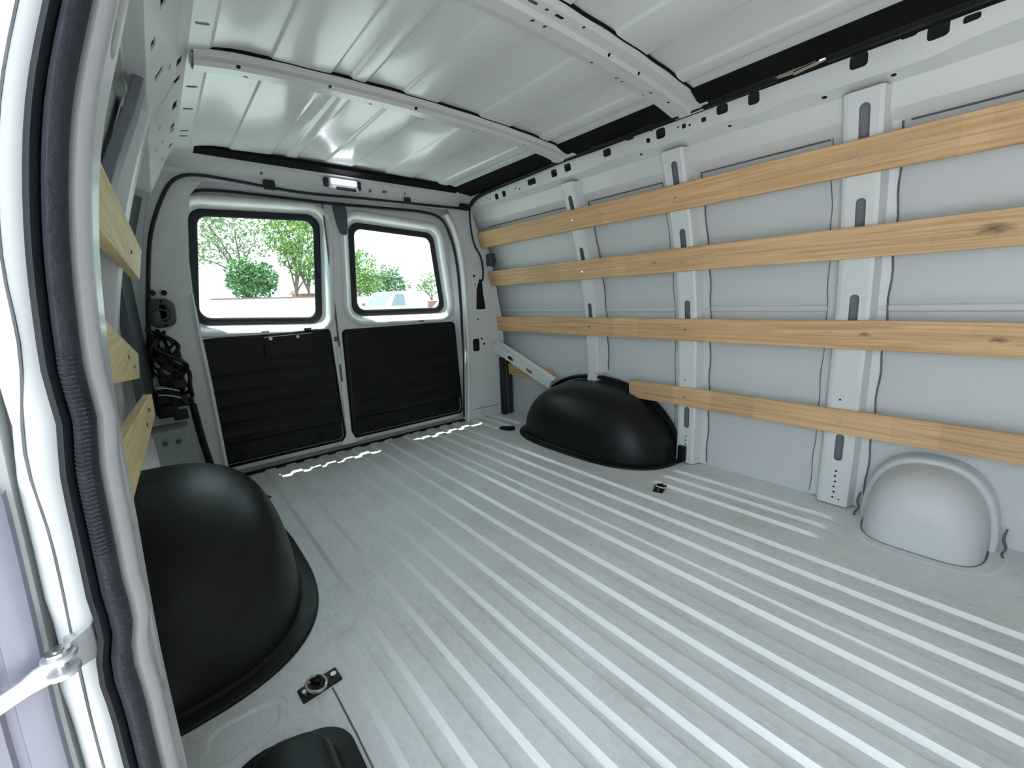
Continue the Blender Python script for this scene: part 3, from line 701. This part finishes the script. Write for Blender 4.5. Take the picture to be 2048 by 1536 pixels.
# ------------------------------------------------------------ rear jamb of the side door
JX = lerp_table([(0, -.945), (.26, -.94), (.39, -.94), (.46, -.938), (.51, -.9365), (.56, -.934), (.66, -.931), (.72, -.929), (.773, -.926), (.838, -.920), (.918, -.911), (.97, -.902), (1.03, -.886), (1.10, -.863), (1.2, -.83), (1.30, -.79), (1.40, -.745), (1.47, -.70)])
JP = smooth_profile([(z, JX(z)) for z in (0, .2, .4, .5, .6, .7, .8, .9, 1.0, 1.1, 1.2, 1.3, 1.4, 1.47)], 4)
YJ = .55
zs = frange(.0, 1.46, 60)
def wig(z): return .0035 * math.exp(-((z - .52) / .02) ** 2) - .003 * math.exp(-((z - .47) / .03) ** 2) + .004 * math.exp(-((z - .73) / .03) ** 2)
def jamb(sec, name, material, parent, sm=50, solid=0, wob=1):
    mb = MB(); mb.loft([[(JP(z) + dx + wig(z) * wob, YJ + dy, z) for dx, dy in sec] for z in zs], closed=False)
    return obj(name, mb, material, parent, smooth=sm, solid=solid)
jamb([(-.004, .03), (.001, .014), (-.001, .004), (-.008, -.002), (-.014, .002), (-.014, .02)], 'jamb_flange', 'trimwhite', wall_left)
# inner jamb face with long openings (between flange and slats)
def jin(u, v): return (JP(v) - .003 + .004 * u / .10, YJ + .020 + u, v)
mb = sheet(rect(0, .058, .02, 1.36), [slot(.026, .445, .024, .12), slot(.026, .665, .024, .15), slot(.03, 1.12, .03, .10), slot(.03, 1.27, .03, .08), slot(.03, .26, .026, .06), slot(.03, .12, .026, .10)], jin, vb=frange(.02, 1.36, 40))
obj('jamb_inner', mb, 'paint', wall_left, solid=.003)
mb = MB(); mb.loft([[(JP(z) - .012, YJ + .022, z), (JP(z) - .012, YJ + .076, z)] for z in frange(.02, 1.36, 30)], closed=False); obj('jamb_cavity', mb, 'cavity_shade', wall_left)
jamb([(-.036, .012), (-.044, .006), (-.056, .003), (-.064, .006), (-.068, .012), (-.070, .05)], 'jamb_outer', 'paint', wall_left)
jamb([(-.070, .05), (-.12, .08), (-.15, .10), (-.15, 1.9)], 'outer_quarter_panel', 'paint', wall_left)
mb = MB(); mb.tube([(JP(z) - .0545 + .004 * math.exp(-((z - .8) / .05) ** 2) - .004 * math.exp(-((z - .7) / .05) ** 2), YJ + .004, z) for z in zs], .0014, 5); obj('seam', mb, 'seal', wall_left)
# double-lip rubber seal
mb = MB()
mb.loft([[(JP(z) + dx + wig(z), YJ + dy, z) for dx, dy in ((-.013, .012), (-.013, -.012), (-.017, -.019), (-.023, -.020), (-.0275, -.013), (-.029, .002))] for z in zs], closed=False)
trim_3 = struct(obj('trim_3', mb, 'rubber2', smooth=60), 'thick black rubber seal around the open side doorway', 'trim')
mb = MB(); mb.loft([[(JP(z) + dx + wig(z), YJ + dy, z) for dx, dy in ((-.029, .004), (-.030, -.010), (-.034, -.014), (-.0385, -.010), (-.040, .006))] for z in zs], closed=False)
obj('outer_lip', mb, 'rubber', trim_3, smooth=60)
mb = MB()
for k in range(46):
    z = .60 + .0042 * k
    mb.tube([(JP(z) + dx + wig(z), YJ + dy - .0006, z) for dx, dy in ((-.0135, -.012), (-.017, -.019), (-.023, -.020), (-.027, -.014))], .0009, 5)
obj('grip_ribs', mb, 'rubber2', trim_3)['kind'] = 'stuff'

# ------------------------------------------------------------ open side door leaf
door_3 = struct(empty('door_3', (-1.10, .62, -.1)), 'open white side cargo door seen edge-on outside the doorway', 'door')
def leaf(z, d): return JP(max(.0, z)) - .073 - d
mb = MB()
mb.loft([[(leaf(z, 0), YJ + .045, z), (leaf(z, 0), YJ + .016, z), (leaf(z, .006), YJ + .008, z), (leaf(z, .05), YJ + .004, z), (leaf(z, .06), YJ - .004, z), (leaf(z, .30), YJ - .05, z), (leaf(z, .60), YJ - .07, z), (leaf(z, .62), YJ + .03, z), (leaf(z, .05), YJ + .11, z)] for z in frange(-.15, 1.40, 24)], True, True, True)
obj('door_shell', mb, 'paint', door_3)
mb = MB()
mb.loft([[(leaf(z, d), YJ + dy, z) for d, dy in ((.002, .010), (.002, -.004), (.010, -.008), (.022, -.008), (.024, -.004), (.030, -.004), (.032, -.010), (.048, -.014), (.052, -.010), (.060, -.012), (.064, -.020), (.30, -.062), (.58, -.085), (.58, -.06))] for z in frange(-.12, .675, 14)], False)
obj('door_shaded_face', mb, 'doorshade', door_3, smooth=30)  # lower inner face coloured lavender grey to imitate its shade
mb = MB(); mb.loft([[(leaf(z, d), YJ + dy, z) for d, dy in ((.0, .002), (.03, -.002), (.2, -.03))] for z in (.736, .740)], False)
obj('waist_seam', mb, 'seal', door_3, solid=.001)
mb = MB()
for z0, z1 in ((.685, .725), (.86, .90)):
    mb.hexa([(leaf(z0, .03), YJ - .004, z0), (leaf(z0, .008), YJ + .002, z0), (leaf(z0, .008), YJ + .02, z0), (leaf(z0, .03), YJ + .02, z0), (leaf(z1, .03), YJ - .004, z1), (leaf(z1, .008), YJ + .002, z1), (leaf(z1, .008), YJ + .02, z1), (leaf(z1, .03), YJ + .02, z1)])
obj('hinge_leaf', mb, 'trimwhite', door_3, bevel=.003)

# check strap linking the body to the door leaf
cs = empty('door_check_strap', (-1.0, .53, .46))
tag(cs, 'pale zinc check strap pinned to the doorway beside the open side door', 'door strap')
a = Vector((-.998, .535, .505)); b = Vector((-1.11, .50, .478)); d = (b - a).normalized(); up = Vector((0, 0, 1)); sdv = d.cross(up).normalized(); upv = sdv.cross(d)
mb = MB()
rings = []
for t, w in ((0, .010), (.12, .011), (.2, .0085), (.5, .0075), (.56, .010), (1, .0105)):
    p = a.lerp(b, t); rings.append([p + upv * w - sdv * .0025, p + upv * w + sdv * .0025, p - upv * w + sdv * .0025, p - upv * w - sdv * .0025])
mb.loft(rings, True, True, True); obj('strap', mb, 'strapm', cs, bevel=.0015)
mb = MB(); p = a.lerp(b, .42) - sdv * .0035
for k in (0, .045): q = a.lerp(b, .40 + k); mb.cyl(q - sdv * .0042, q + sdv * .0042, .004, 10)
obj('strap_hole', mb, 'dark', cs)
for s in (-1, 1):
    mb = MB(); mb.cyl(a + up * (.008 * s - .0028), a + up * (.008 * s + .0028), .0125, 18); obj('clevis_plate', mb, 'strapm', cs, bevel=.001)
mb = MB(); mb.cyl(a - up * .014, a + up * .016, .0045, 12); mb.cyl(a + up * .010, a + up * .015, .009, 16); obj('pin', mb, 'chrome', cs)
mb = MB(); mb.hexa([(-.995, .535, .490), (-.975, .55, .488), (-.975, .57, .488), (-.997, .56, .490), (-.995, .535, .520), (-.975, .55, .525), (-.975, .57, .525), (-.997, .56, .520)]); obj('bracket', mb, 'strapm', cs, bevel=.002)

# ------------------------------------------------------------ pine slats
def slat(z0, z1, y0, y1, material, label, group, screws=(), th=.019, sx=1, xo=.0):
    # board following the lean of the pillars
    def P(z, o): return sx * (XR(z) - o - xo)
    mb = MB()
    n = 10; rings = []
    for i in range(n + 1):
        y = y0 + (y1 - y0) * i / n; w = .0012 * math.sin(i * 2.1 + z0 * 9)
        rings.append([(P(z0, .001), y, z0 + w), (P(z1, .001), y, z1 + w), (P(z1, .001) - sx * th, y, z1 + w), (P(z0, .001) - sx * th, y, z0 + w)])
    mb.loft(rings, True, True, True)
    o = obj('wooden_slat', mb, material, None, bevel=.0025)
    tag(o, label, 'slat', group)
    for y, fz in screws:
        z = z0 + (z1 - z0) * fz; m2 = MB(); x = P(z, .001) - sx * th
        m2.cyl((x + sx * .002, y, z), (x - sx * .002, y, z), .0055, 10); obj('screw', m2, 'chrome', o)
    return o
G = 'long pine slats on the side wall'
sc = lambda *f: [(y, v) for y in (.36, .955, 1.515) for v in f]
slat(1.161, 1.254, -1.3, 2.335, 'woodA', 'topmost long pine slat on the white side wall', G, sc(.5))
slat(.915, 1.012, -1.3, 2.335, 'woodB', 'second pine slat from the roof, with a dark knot near the front', G, sc(.42))
slat(.609, .709, -1.3, 2.335, 'woodC', 'third pine slat from the roof, lowest one running past the wheel arch', G, sc(.5))
slat(.294, .386, -1.3, 1.262, 'woodD', 'lowest pine slat, starting at the wheel arch above the rounded housing', G, [(.36, .5), (.955, .5)])
slat(.293, .372, 1.86, 2.33, 'woodC', 'short stub of pine slat behind the wheel arch under the diagonal brace', G, [(1.95, .5)], xo=-.034)
def quad_slat(near, far, th, material, label, screws):
    """near / far: (x, y, zlow, zhigh, lean)"""
    mb = MB(); rings = []
    for k in range(7):
        t = k / 6; x, y, a, b, l = [near[i] + (far[i] - near[i]) * t for i in range(5)]
        rings.append([(x, y, a), (x + l, y, b), (x + l - th, y, b), (x - th, y, a)])
    mb.loft(rings, True, True, True)
    o = obj('wooden_slat', mb, material, None, bevel=.0025); tag(o, label, 'slat', 'short pine slats by the side door')
    for t, fz in screws:
        x, y, a, b, l = [near[i] + (far[i] - near[i]) * t for i in range(5)]; z = a + (b - a) * fz
        m2 = MB(); m2.cyl((x + l * fz - .003, y, z), (x + l * fz + .002, y, z), .005, 10); obj('screw', m2, 'dark', o)
    return o
quad_slat((-.918, .70, .935, 1.03, .012), (-.899, 1.9, .934, 1.030, .020), .02, 'woodL', 'highest short pine slat on the door side, under the grey steel strap', [(.6, .4)])
quad_slat((-.938, .70, .740, .835, .004), (-.952, 1.9, .606, .690, .010), .02, 'woodL', 'middle short pine slat on the door side, sloping down to the rear', [(.5, .6), (.7, .4)])
quad_slat((-.951, .85, .535, .63, .002), (-.922, 1.52, .540, .604, .002), .02, 'woodL', 'lowest short pine slat on the door side, above the black wheel arch', [(.6, .45), (.75, .7)])

# ------------------------------------------------------------ wheel arch liners and step cover
def liner(name, label, xw, sx, yc, W, Lh, Hh, ea=.92, eb=.66, fl=.035, parts=True):
    root = empty(name, (xw + sx * W / 2, yc, 0)); tag(root, label, 'wheel arch')
    mb = bulge(xw, yc, W, Lh, Hh, ea, eb, sx, 48, 26, z0=.010); obj('arch_shell', mb, 'plastic', root, smooth=80)
    mb = MB(); rings = []
    for d, z in ((-.004, .020), (.006, .013), (.012, .011), (fl - .004, .011), (fl, .008), (fl, .002)):
        ring = []
        for k in range(41):
            b = math.pi * k / 40; cb = spow(math.cos(b), eb); sb = math.sin(b) ** eb
            ring.append((xw + sx * (W + d) * sb, yc + (Lh + d) * cb, z))
        rings.append(ring)
    mb.loft(rings, closed=False); obj('flange', mb, 'plastic', root, smooth=60)
    return root
la = liner('wheel_arch_liner', 'black plastic wheel arch cover under the long slats, far from the doorway', 1.05, -1, 1.487, .34, .485, .338)
mb = MB(); mb.tube([(1.02 - .004, 1.487 + .497 * spow(math.cos(math.pi * k / 24), .92), .012 + .355 * math.sin(math.pi * k / 24) ** .92) for k in range(25)], .012, 6); obj('edge_lip', mb, 'plastic', la)
mb = MB(); mb.hexa([(.70, 2.05, .002), (.73, 1.97, .002), (.78, 1.97, .002), (.74, 2.06, .002), (.705, 2.04, .022), (.73, 1.97, .03), (.77, 1.97, .03), (.735, 2.05, .020)]); obj('end_tab', mb, 'plastic', la, bevel=.004)
mb = MB(); mb.box((.985, .945, .01), (1.03, .985, .09)); obj('end_tab', mb, 'plastic', la, bevel=.006)
lb = liner('wheel_arch_liner', 'black plastic wheel arch cover beside the side doorway', -1.02, 1, 1.475, .355, .48, .365, fl=.042)
st = empty('step_cover', (-.83, .5, 0)); tag(st, 'black plastic step cover on the floor at the bottom edge of the picture', 'step cover')
mb = MB(); c = [(-.93, .20), (-.715, .20), (-.715, .765), (-.93, .835)]
mb.loft([[(x, y, z) for x, y in rquad(inset(c, dd), max(.02, .075 - dd * .6), 8)] for dd, z in ((0, .002), (0, .009), (.028, .011), (.034, .016), (.040, .045), (.048, .062), (.060, .070))], True, False, True)
obj('step_shell', mb, 'plastic', st, smooth=50)

# ------------------------------------------------------------ tie-down rings
def tie_down(loc, rot, label, sc=1.0):
    r = empty('tie_down_ring', loc); tag(r, label, 'tie-down', 'tie-down rings on the floor')
    def o(name, mb, m, **k):
        for v in mb.v: v += Vector(loc)
        return obj(name, mb, m, r, **k)
    mb = MB(); mb.box((-.042, -.021, 0), (.042, .021, .007)); o('base_plate', mb, 'plastic', bevel=.003)
    mb = MB(); mb.tube([(-.012, -.02, .010), (.0, -.012, .016), (.004, .0, .018), (.0, .012, .016), (-.012, .02, .010)], .0045, 8, smooth=4); o('saddle', mb, 'plastic')
    mb = MB(); mb.torus((-.008, -.004, .016), .021, .0035, (.25, -.1, 1), 24, 8); o('ring', mb, 'chrome')
    for x in (-.030, .030):
        mb = MB(); mb.cyl((x, 0, .006), (x, 0, .0115), .0065, 12); o('bolt', mb, 'chrome')
    r.rotation_euler = (0, 0, rot)
    return r
t0 = tie_down((-.728, .885, .0), math.radians(4), 'black tie-down plate with a bright ring between step cover and near wheel arch')
def tcopy(loc, rot, label):
    return copy_thing(t0, loc, rot, label)
tcopy((.665, .885, .0), math.radians(15), 'small black tie-down ring on the floor in front of the far wheel arch')
tcopy((-.655, 2.03, .0), math.radians(15), 'small tie-down ring on the floor behind the near wheel arch')

# ------------------------------------------------------------ lamp over the rear doors
lp = empty('dome_lamp', (-.036, 2.305, 1.43)); tag(lp, 'lit white LED lamp on the header above the rear doors', 'lamp')
mb = MB(); mb.box((-.112, 2.300, 1.404), (.042, 2.326, 1.462)); obj('housing', mb, 'lampwhite', lp, bevel=.006)
for x in (-.120, .045):
    mb = MB(); mb.box((x - .010, 2.297, 1.415), (x + .010, 2.326, 1.455)); obj('end_clip', mb, 'rubber', lp, bevel=.004)
mb = MB(); mb.loft([[(x, y, z) for y, z in ((2.302, 1.458), (2.286, 1.450), (2.284, 1.432), (2.302, 1.424))] for x in (-.100, .030)], True, True, True); ln = obj('lens', mb, 'lens', lp, bevel=.004)
for k in range(4):
    mb = MB(); x = -.083 + .032 * k; mb.loft([[(x + r * math.cos(a), y, 1.440 + r * .7 * math.sin(a)) for a in [2 * math.pi * i / 12 for i in range(12)]] for r, y in ((.0115, 2.2845), (.010, 2.280), (.004, 2.278))], True, False, True); obj('led', mb, 'led', ln)
mb = MB(); mb.box((-.075, 2.292, 1.402), (.025, 2.303, 1.418)); obj('switch', mb, 'rubber', lp, bevel=.003)

# ------------------------------------------------------------ wiring along the roof rail
hn = empty('wiring_harness', (.72, .6, 1.44)); tag(hn, 'black taped wiring harness running along the roof edge above the slats', 'wiring')
mb = MB(); mb.tube([(.715, -1.5, 1.484), (.713, -.8, 1.482), (.715, -.1, 1.484), (.712, .25, 1.482), (.714, .44, 1.480)], .021, 10, smooth=6); obj('thick_conduit', mb, 'wire', hn)
mb = MB(); mb.tube([(.712, .57, 1.476), (.714, .66, 1.474), (.716, .80, 1.474)], .018, 10, smooth=5); obj('taped_sleeve', mb, 'wire', hn)
mb = MB(); mb.tube([(.714, .43, 1.478), (.710, .48, 1.470), (.712, .54, 1.472), (.713, .59, 1.475)], .0095, 8, smooth=4); mb.tube([(.702, .455, 1.466), (.704, .52, 1.460)], .006, 8); obj('bare_connector', mb, 'chrome', hn)
mb = MB(); mb.tube([(.716, .78, 1.474), (.722, 1.0, 1.468), (.728, 1.1, 1.470), (.724, 1.25, 1.464), (.728, 1.5, 1.468), (.728, 1.75, 1.460), (.73, 2.0, 1.454), (.735, 2.2, 1.442), (.745, 2.29, 1.415)], .012, 8, smooth=6); obj('thin_conduit', mb, 'wire', hn)
mb = MB(); mb.tube([(.716, 1.0, 1.474), (.712, 1.15, 1.462), (.72, 1.3, 1.47)], .014, 8, smooth=5); obj('taped_sleeve', mb, 'wire', hn)
mb = MB(); mb.tube([(.745, 2.30, 1.41), (.758, 2.325, 1.34), (.775, 2.335, 1.24), (.80, 2.34, 1.17), (.835, 2.335, 1.11), (.85, 2.335, 1.02), (.845, 2.34, .95)], .0055, 6, smooth=5); obj('pillar_cable', mb, 'wire', hn)

cn = empty('wire_connector', (.885, 2.30, 1.06)); tag(cn, 'dark blue plug-in connector hanging between the slats at the rear corner', 'connector')
mb = MB(); mb.box((.868, 2.28, 1.045), (.915, 2.325, 1.125)); bd = obj('connector_body', mb, 'teal', cn, bevel=.006)
for k in range(4):
    mb = MB(); mb.box((.872 + .011 * k, 2.272, 1.05 + .012 * (k % 2)), (.879 + .011 * k, 2.282, 1.10)); obj('latch_rib', mb, 'dark', bd, bevel=.001)
mb = MB(); mb.tube([(.875, 2.30, 1.125), (.872, 2.305, 1.145), (.862, 2.31, 1.160)], .010, 8, smooth=3); obj('white_plug', mb, 'lampwhite', cn)

# ------------------------------------------------------------ hardware on the left rear pillar
mh = empty('actuator_housing', (-.858, 2.33, .82)); tag(mh, 'round dark plastic actuator housing on the pillar left of the rear doors', 'housing')
mb = MB(); c = [(-.905, .755), (-.812, .765), (-.805, .875), (-.895, .885)]
mb.loft([[(x, y, z) for x, z in rquad(inset(c, dd), .034, 6)] for dd, y in ((0, 2.352), (0, 2.325), (.006, 2.315), (.018, 2.310), (.022, 2.314))], True, False, True); bd = obj('case', mb, 'dark', mh, smooth=50)
mb = MB(); mb.torus((-.858, 2.311, .815), .022, .004, (0, 1, 0), 20, 6); obj('boss', mb, 'dark', bd)
for x, z in ((-.91, .752), (-.835, .905), (-.872, .905)):
    mb = MB(); mb.cyl((x, 2.315, z), (x, 2.355, z), .011, 12); obj('mount', mb, 'wire', mh)
wb = empty('wire_bundle', (-.87, 2.28, .5)); tag(wb, 'tangle of black wires and plugs hanging on the left rear pillar', 'wiring')
random.seed(11)
for k in range(11):
    x = -.915 + random.random() * .06; pts = [(x, 2.33, .76 - random.random() * .04)]
    for j in range(5): pts.append((-.93 + random.random() * .115 + j * .006, 2.25 + random.random() * .08, .70 - j * .06 - random.random() * .03))
    mb = MB(); mb.tube(pts, .004 + random.random() * .005, 6, smooth=5); obj('wire', mb, 'wire', wb)
for x, y, z, w, h in ((-.885, 2.29, .54, .05, .04), (-.845, 2.28, .52, .05, .035), (-.90, 2.28, .47, .06, .06), (-.855, 2.27, .45, .06, .05), (-.82, 2.30, .44, .03, .03), (-.83, 2.30, .64, .022, .05), (-.88, 2.30, .65, .022, .06), (-.90, 2.27, .41, .07, .05), (-.86, 2.26, .39, .05, .04)):
    mb = MB(); mb.box((x - w / 2, y - .02, z - h / 2), (x + w / 2, y + .03, z + h / 2)); obj('plug', mb, 'plastic', wb, bevel=.006)
for z in (.505, .475):
    mb = MB(); mb.tube([(-.92, 2.25, z + .012), (-.885, 2.245, z + .006), (-.85, 2.245, z - .01)], .003, 6, smooth=3); obj('pale_wire', mb, 'lampwhite', wb)
mb = MB(); mb.tube([(-.812, 2.30, .42), (-.806, 2.31, .3), (-.798, 2.315, .2), (-.785, 2.325, .08)], .014, 8, smooth=5); obj('down_cable', mb, 'wire', wb)
jb = empty('storage_box', (-.89, 2.28, .0)); tag(jb, 'grey-green moulded box standing behind the near wheel arch', 'box')
mb = MB(); mb.hexa([(-.955, 2.22, .001), (-.83, 2.22, .001), (-.83, 2.33, .001), (-.955, 2.33, .001), (-.962, 2.20, .335), (-.848, 2.20, .335), (-.848, 2.33, .335), (-.962, 2.33, .335)]); obj('box_body', mb, 'greyplas', jb, bevel=.008)
mb = MB(); mb.hexa([(-.968, 2.195, .325), (-.843, 2.195, .325), (-.843, 2.335, .325), (-.968, 2.335, .325), (-.968, 2.195, .343), (-.843, 2.195, .343), (-.843, 2.335, .343), (-.968, 2.335, .343)]); obj('lid', mb, 'greyplas', jb, bevel=.004)
for x in (-.93, -.885):
    mb = MB(); mb.cyl((x, 2.195, .29), (x, 2.212, .29), .009, 10); obj('clip', mb, 'dark', jb)

# ------------------------------------------------------------ outside
GZ = -.68
mb = MB(); mb.loft([[(x, y, GZ) for x in frange(-60, 90, 6)] for y in frange(-60, 120, 6)], closed=False)
ground = struct(obj('ground', mb, 'ground', smooth=0), 'grey asphalt yard outside the van', 'ground')
mb = MB(); mb.box((1.6, 26.0, GZ), (9.0, 26.25, 1.33)); bw = obj('boundary_wall', mb, 'fence')
tag(bw, 'white yard wall seen through the left rear window', 'wall')
mb = MB(); mb.box((1.4, 25.95, 1.33), (9.0, 26.3, 1.40)); obj('wall_cap', mb, 'fencecap', bw)
for x in (3.4, 5.4, 7.4):
    mb = MB(); mb.box((x - .12, 25.94, GZ), (x + .12, 26.0, 1.33)); obj('wall_pier', mb, 'fence', bw)
mb = MB(); mb.box((9.0, 28.5, GZ), (22, 28.7, .9)); lw = obj('boundary_wall', mb, 'redpaint'); tag(lw, 'low dull red wall behind the parked white van', 'wall')
mb = MB(); mb.box((9.0, 28.45, .9), (22, 28.75, .98)); obj('wall_cap', mb, 'fence', lw)
mb = MB(); mb.box((7.3, 33.0, GZ), (9.6, 35.5, 1.75)); sh = obj('shed', mb, 'redpaint'); tag(sh, 'small red shed roof peeking over the white wall', 'shed')
mb = MB(); mb.hexa([(7.1, 32.8, 1.75), (9.8, 32.8, 1.75), (9.8, 35.7, 1.75), (7.1, 35.7, 1.75), (7.1, 34.2, 2.05), (9.8, 34.2, 2.05), (9.8, 34.3, 2.05), (7.1, 34.3, 2.05)]); obj('shed_roof', mb, 'redpaint', sh)

def tree(name, label, x, y, trunk_h, crown, nleaf, leafm, size, seed, stems=1):
    """crown: list of (dx, dy, z, rx, rz) lumps"""
    rnd = random.Random(seed)
    root = empty(name, (x, y, GZ)); tag(root, label, 'tree')
    mb = MB()
    for s in range(stems):
        bx = x + (s - (stems - 1) / 2) * .35
        top = Vector((bx + rnd.uniform(-.3, .3), y, GZ + trunk_h))
        mb.tube([(bx, y, GZ), (bx + rnd.uniform(-.15, .15), y, GZ + trunk_h * .5), top], lambda t: .16 * (1 - .5 * t), 7, smooth=3)
        for (dx, dy, z, rx, rz) in crown:
            e = Vector((x + dx, y + dy, GZ + z))
            mb.tube([top, top.lerp(e, .5) + Vector((rnd.uniform(-.2, .2), 0, .25)), e], lambda t: .07 * (1 - .8 * t), 5, smooth=3)
            for q in range(3):
                e2 = e + Vector((rnd.uniform(-1, 1) * rx * .8, rnd.uniform(-1, 1) * rx * .8, rnd.uniform(-.2, 1) * rz * .8))
                mb.tube([e, e.lerp(e2, .5) + Vector((0, 0, .1)), e2], lambda t: .025 * (1 - .7 * t), 4, smooth=2)
    obj('trunk', mb, 'bark', root)
    mb = MB(); tot = sum(c[3] * c[3] * c[4] for c in crown)
    for (dx, dy, z, rx, rz) in crown:
        for k in range(int(nleaf * rx * rx * rz / tot)):
            while True:
                p = Vector((rnd.uniform(-1, 1), rnd.uniform(-1, 1), rnd.uniform(-1, 1)))
                if p.length < 1 and noise.noise(p * 2.3 + Vector((seed, z, dx))) > -.12: break
            c = Vector((x + dx + p.x * rx, y + dy + p.y * rx, GZ + z + p.z * rz))
            n = Vector((rnd.gauss(0, 1), rnd.gauss(0, 1), rnd.gauss(0, 1) + .4)).normalized(); a = n.orthogonal().normalized(); a.rotate(Matrix.Rotation(rnd.uniform(0, 6.28), 3, n)); b = n.cross(a)
            s = size * rnd.uniform(.6, 1.3)
            mb.add([c - a * s, c + b * s * .45 + n * s * .1, c + a * s, c - b * s * .45 + n * s * .1], [(0, 1, 2, 3)])
    cr = obj('crown', mb, leafm, root, smooth=0); cr['kind'] = 'stuff'
    return root
tree('tree', 'dense round dark green tree just above the white wall', 3.6, 28, 1.6, [(0, 0, 2.9, 1.25, 1.05), (-.3, 0, 3.5, .9, .9), (.5, 0, 3.3, .9, .8)], 2600, 'leaf2', .13, 1)
tree('tree', 'tall sparse tree with thin branches behind the round tree', 3.4, 31, 3.4, [(-1.4, 0, 6.2, 1.3, 1.2), (.2, 0, 6.8, 1.6, 1.2), (-.6, .5, 5.0, 1.5, 1.0), (-2.3, 0, 4.6, .9, .8), (1.2, 0, 5.6, 1.2, 1.2), (-1.6, 0, 7.4, 1.4, .8)], 2300, 'leaf3', .12, 2)
tree('tree', 'tall leafy bright green tree at the right of the left rear window', 6.3, 28.5, 2.4, [(.2, 0, 4.4, 1.3, 1.1), (-.3, 0, 5.6, 1.4, 1.2), (.7, 0, 6.6, 1.3, 1.1), (.9, 0, 3.4, .9, .7), (-1.0, 0, 6.6, 1.0, .8)], 3200, 'leaf1', .13, 3, stems=2)
tree('tree', 'bushy green tree at the left of the right rear window', 10.3, 31, 1.4, [(0, 0, 3.2, 1.6, 1.3), (.6, 0, 4.3, 1.3, 1.1), (-.4, 0, 4.6, 1.0, 1.0), (1.3, 0, 2.9, 1.0, .9)], 3000, 'leaf1', .13, 4, stems=2)
tree('tree', 'low wide green tree beyond the parked white van', 15.2, 36, 1.2, [(0, 0, 3.0, 1.7, 1.3), (-1.1, 0, 3.2, 1.2, 1.1), (1.1, 0, 2.9, 1.2, 1.0), (.2, 0, 4.0, 1.1, .9)], 2400, 'leaf2', .13, 5, stems=2)
tree('tree', 'thin sparse tree at the right edge of the right rear window', 16.9, 31.5, 1.4, [(0, 0, 3.0, 1.0, 1.0), (-.7, 0, 2.5, .8, .7)], 600, 'leaf3', .12, 6)

def vehicle(name, label, loc, rz, Lv, Wv, hood, hh, paint):
    r = empty(name, loc); tag(r, label, 'van' if hh > 1.8 else 'car'); o3 = Vector(loc)
    def o(nm, mb, m, **k):
        for v in mb.v: v += o3
        return obj(nm, mb, m, r, **k)
    h = Lv / 2
    prof = [(-h, .35), (h, .35), (h, hood * .75), (h - .1, hood), (h - 1.0, hood + .08), (h - 1.7, hh - .08), (h - 2.0, hh), (-h + .25, hh), (-h, hh - .2)]
    mb = MB(); mb.loft([[(x, s * Wv / 2 * (1 - .06 * (z > hood + .1)), z) for x, z in prof] for s in (-1, 1)], True, True, True); o('body', mb, paint, bevel=.05)
    for s in (-1, 1):
        mb = MB(); y = s * (Wv / 2 - .01)
        mb.add([(h - 1.35, y * 1.01, hood + .12), (h - 1.80, y * .97, hh - .16), (h - 2.5, y * .97, hh - .16), (h - 2.5, y * 1.01, hood + .12)], [(0, 1, 2, 3)]); o('side_window', mb, 'carglass', solid=.03, smooth=0)
        for x in (h - .85, -h + .9):
            mb = MB(); mb.cyl((x, s * (Wv / 2 - .2), .33), (x, s * (Wv / 2 + .02), .33), .33, 20); o('wheel', mb, 'tyre', bevel=.03)
    mb = MB(); mb.add([(-h - .01, -Wv * .38, hh - .3), (-h - .01, Wv * .38, hh - .3), (-h - .03, Wv * .38, hood), (-h - .03, -Wv * .38, hood)], [(0, 1, 2, 3)]); o('rear_window', mb, 'carglass', solid=.02, smooth=0)
    mb = MB(); mb.add([(h - 1.08, -Wv * .40, hood + .14), (h - 1.08, Wv * .40, hood + .14), (h - 1.62, Wv * .37, hh - .14), (h - 1.62, -Wv * .37, hh - .14)], [(0, 1, 2, 3)]); o('windscreen', mb, 'carglass', solid=.05, smooth=0)
    r.rotation_euler = (0, 0, rz); return r
vehicle('parked_van', 'white van parked in the yard, seen through the right rear window', (10.2, 24.5, GZ), math.radians(200), 4.6, 1.95, 1.25, 2.2, 'vanpaint')
vehicle('parked_car', 'low pale car parked left of the white van outside', (6.6, 21.5, GZ), math.radians(75), 4.2, 1.75, .9, 1.42, 'vanpaint')
vehicle('parked_car', 'low pale car parked right of the white van outside', (15.2, 25.5, GZ), math.radians(190), 4.4, 1.8, .95, 1.75, 'vanpaint')
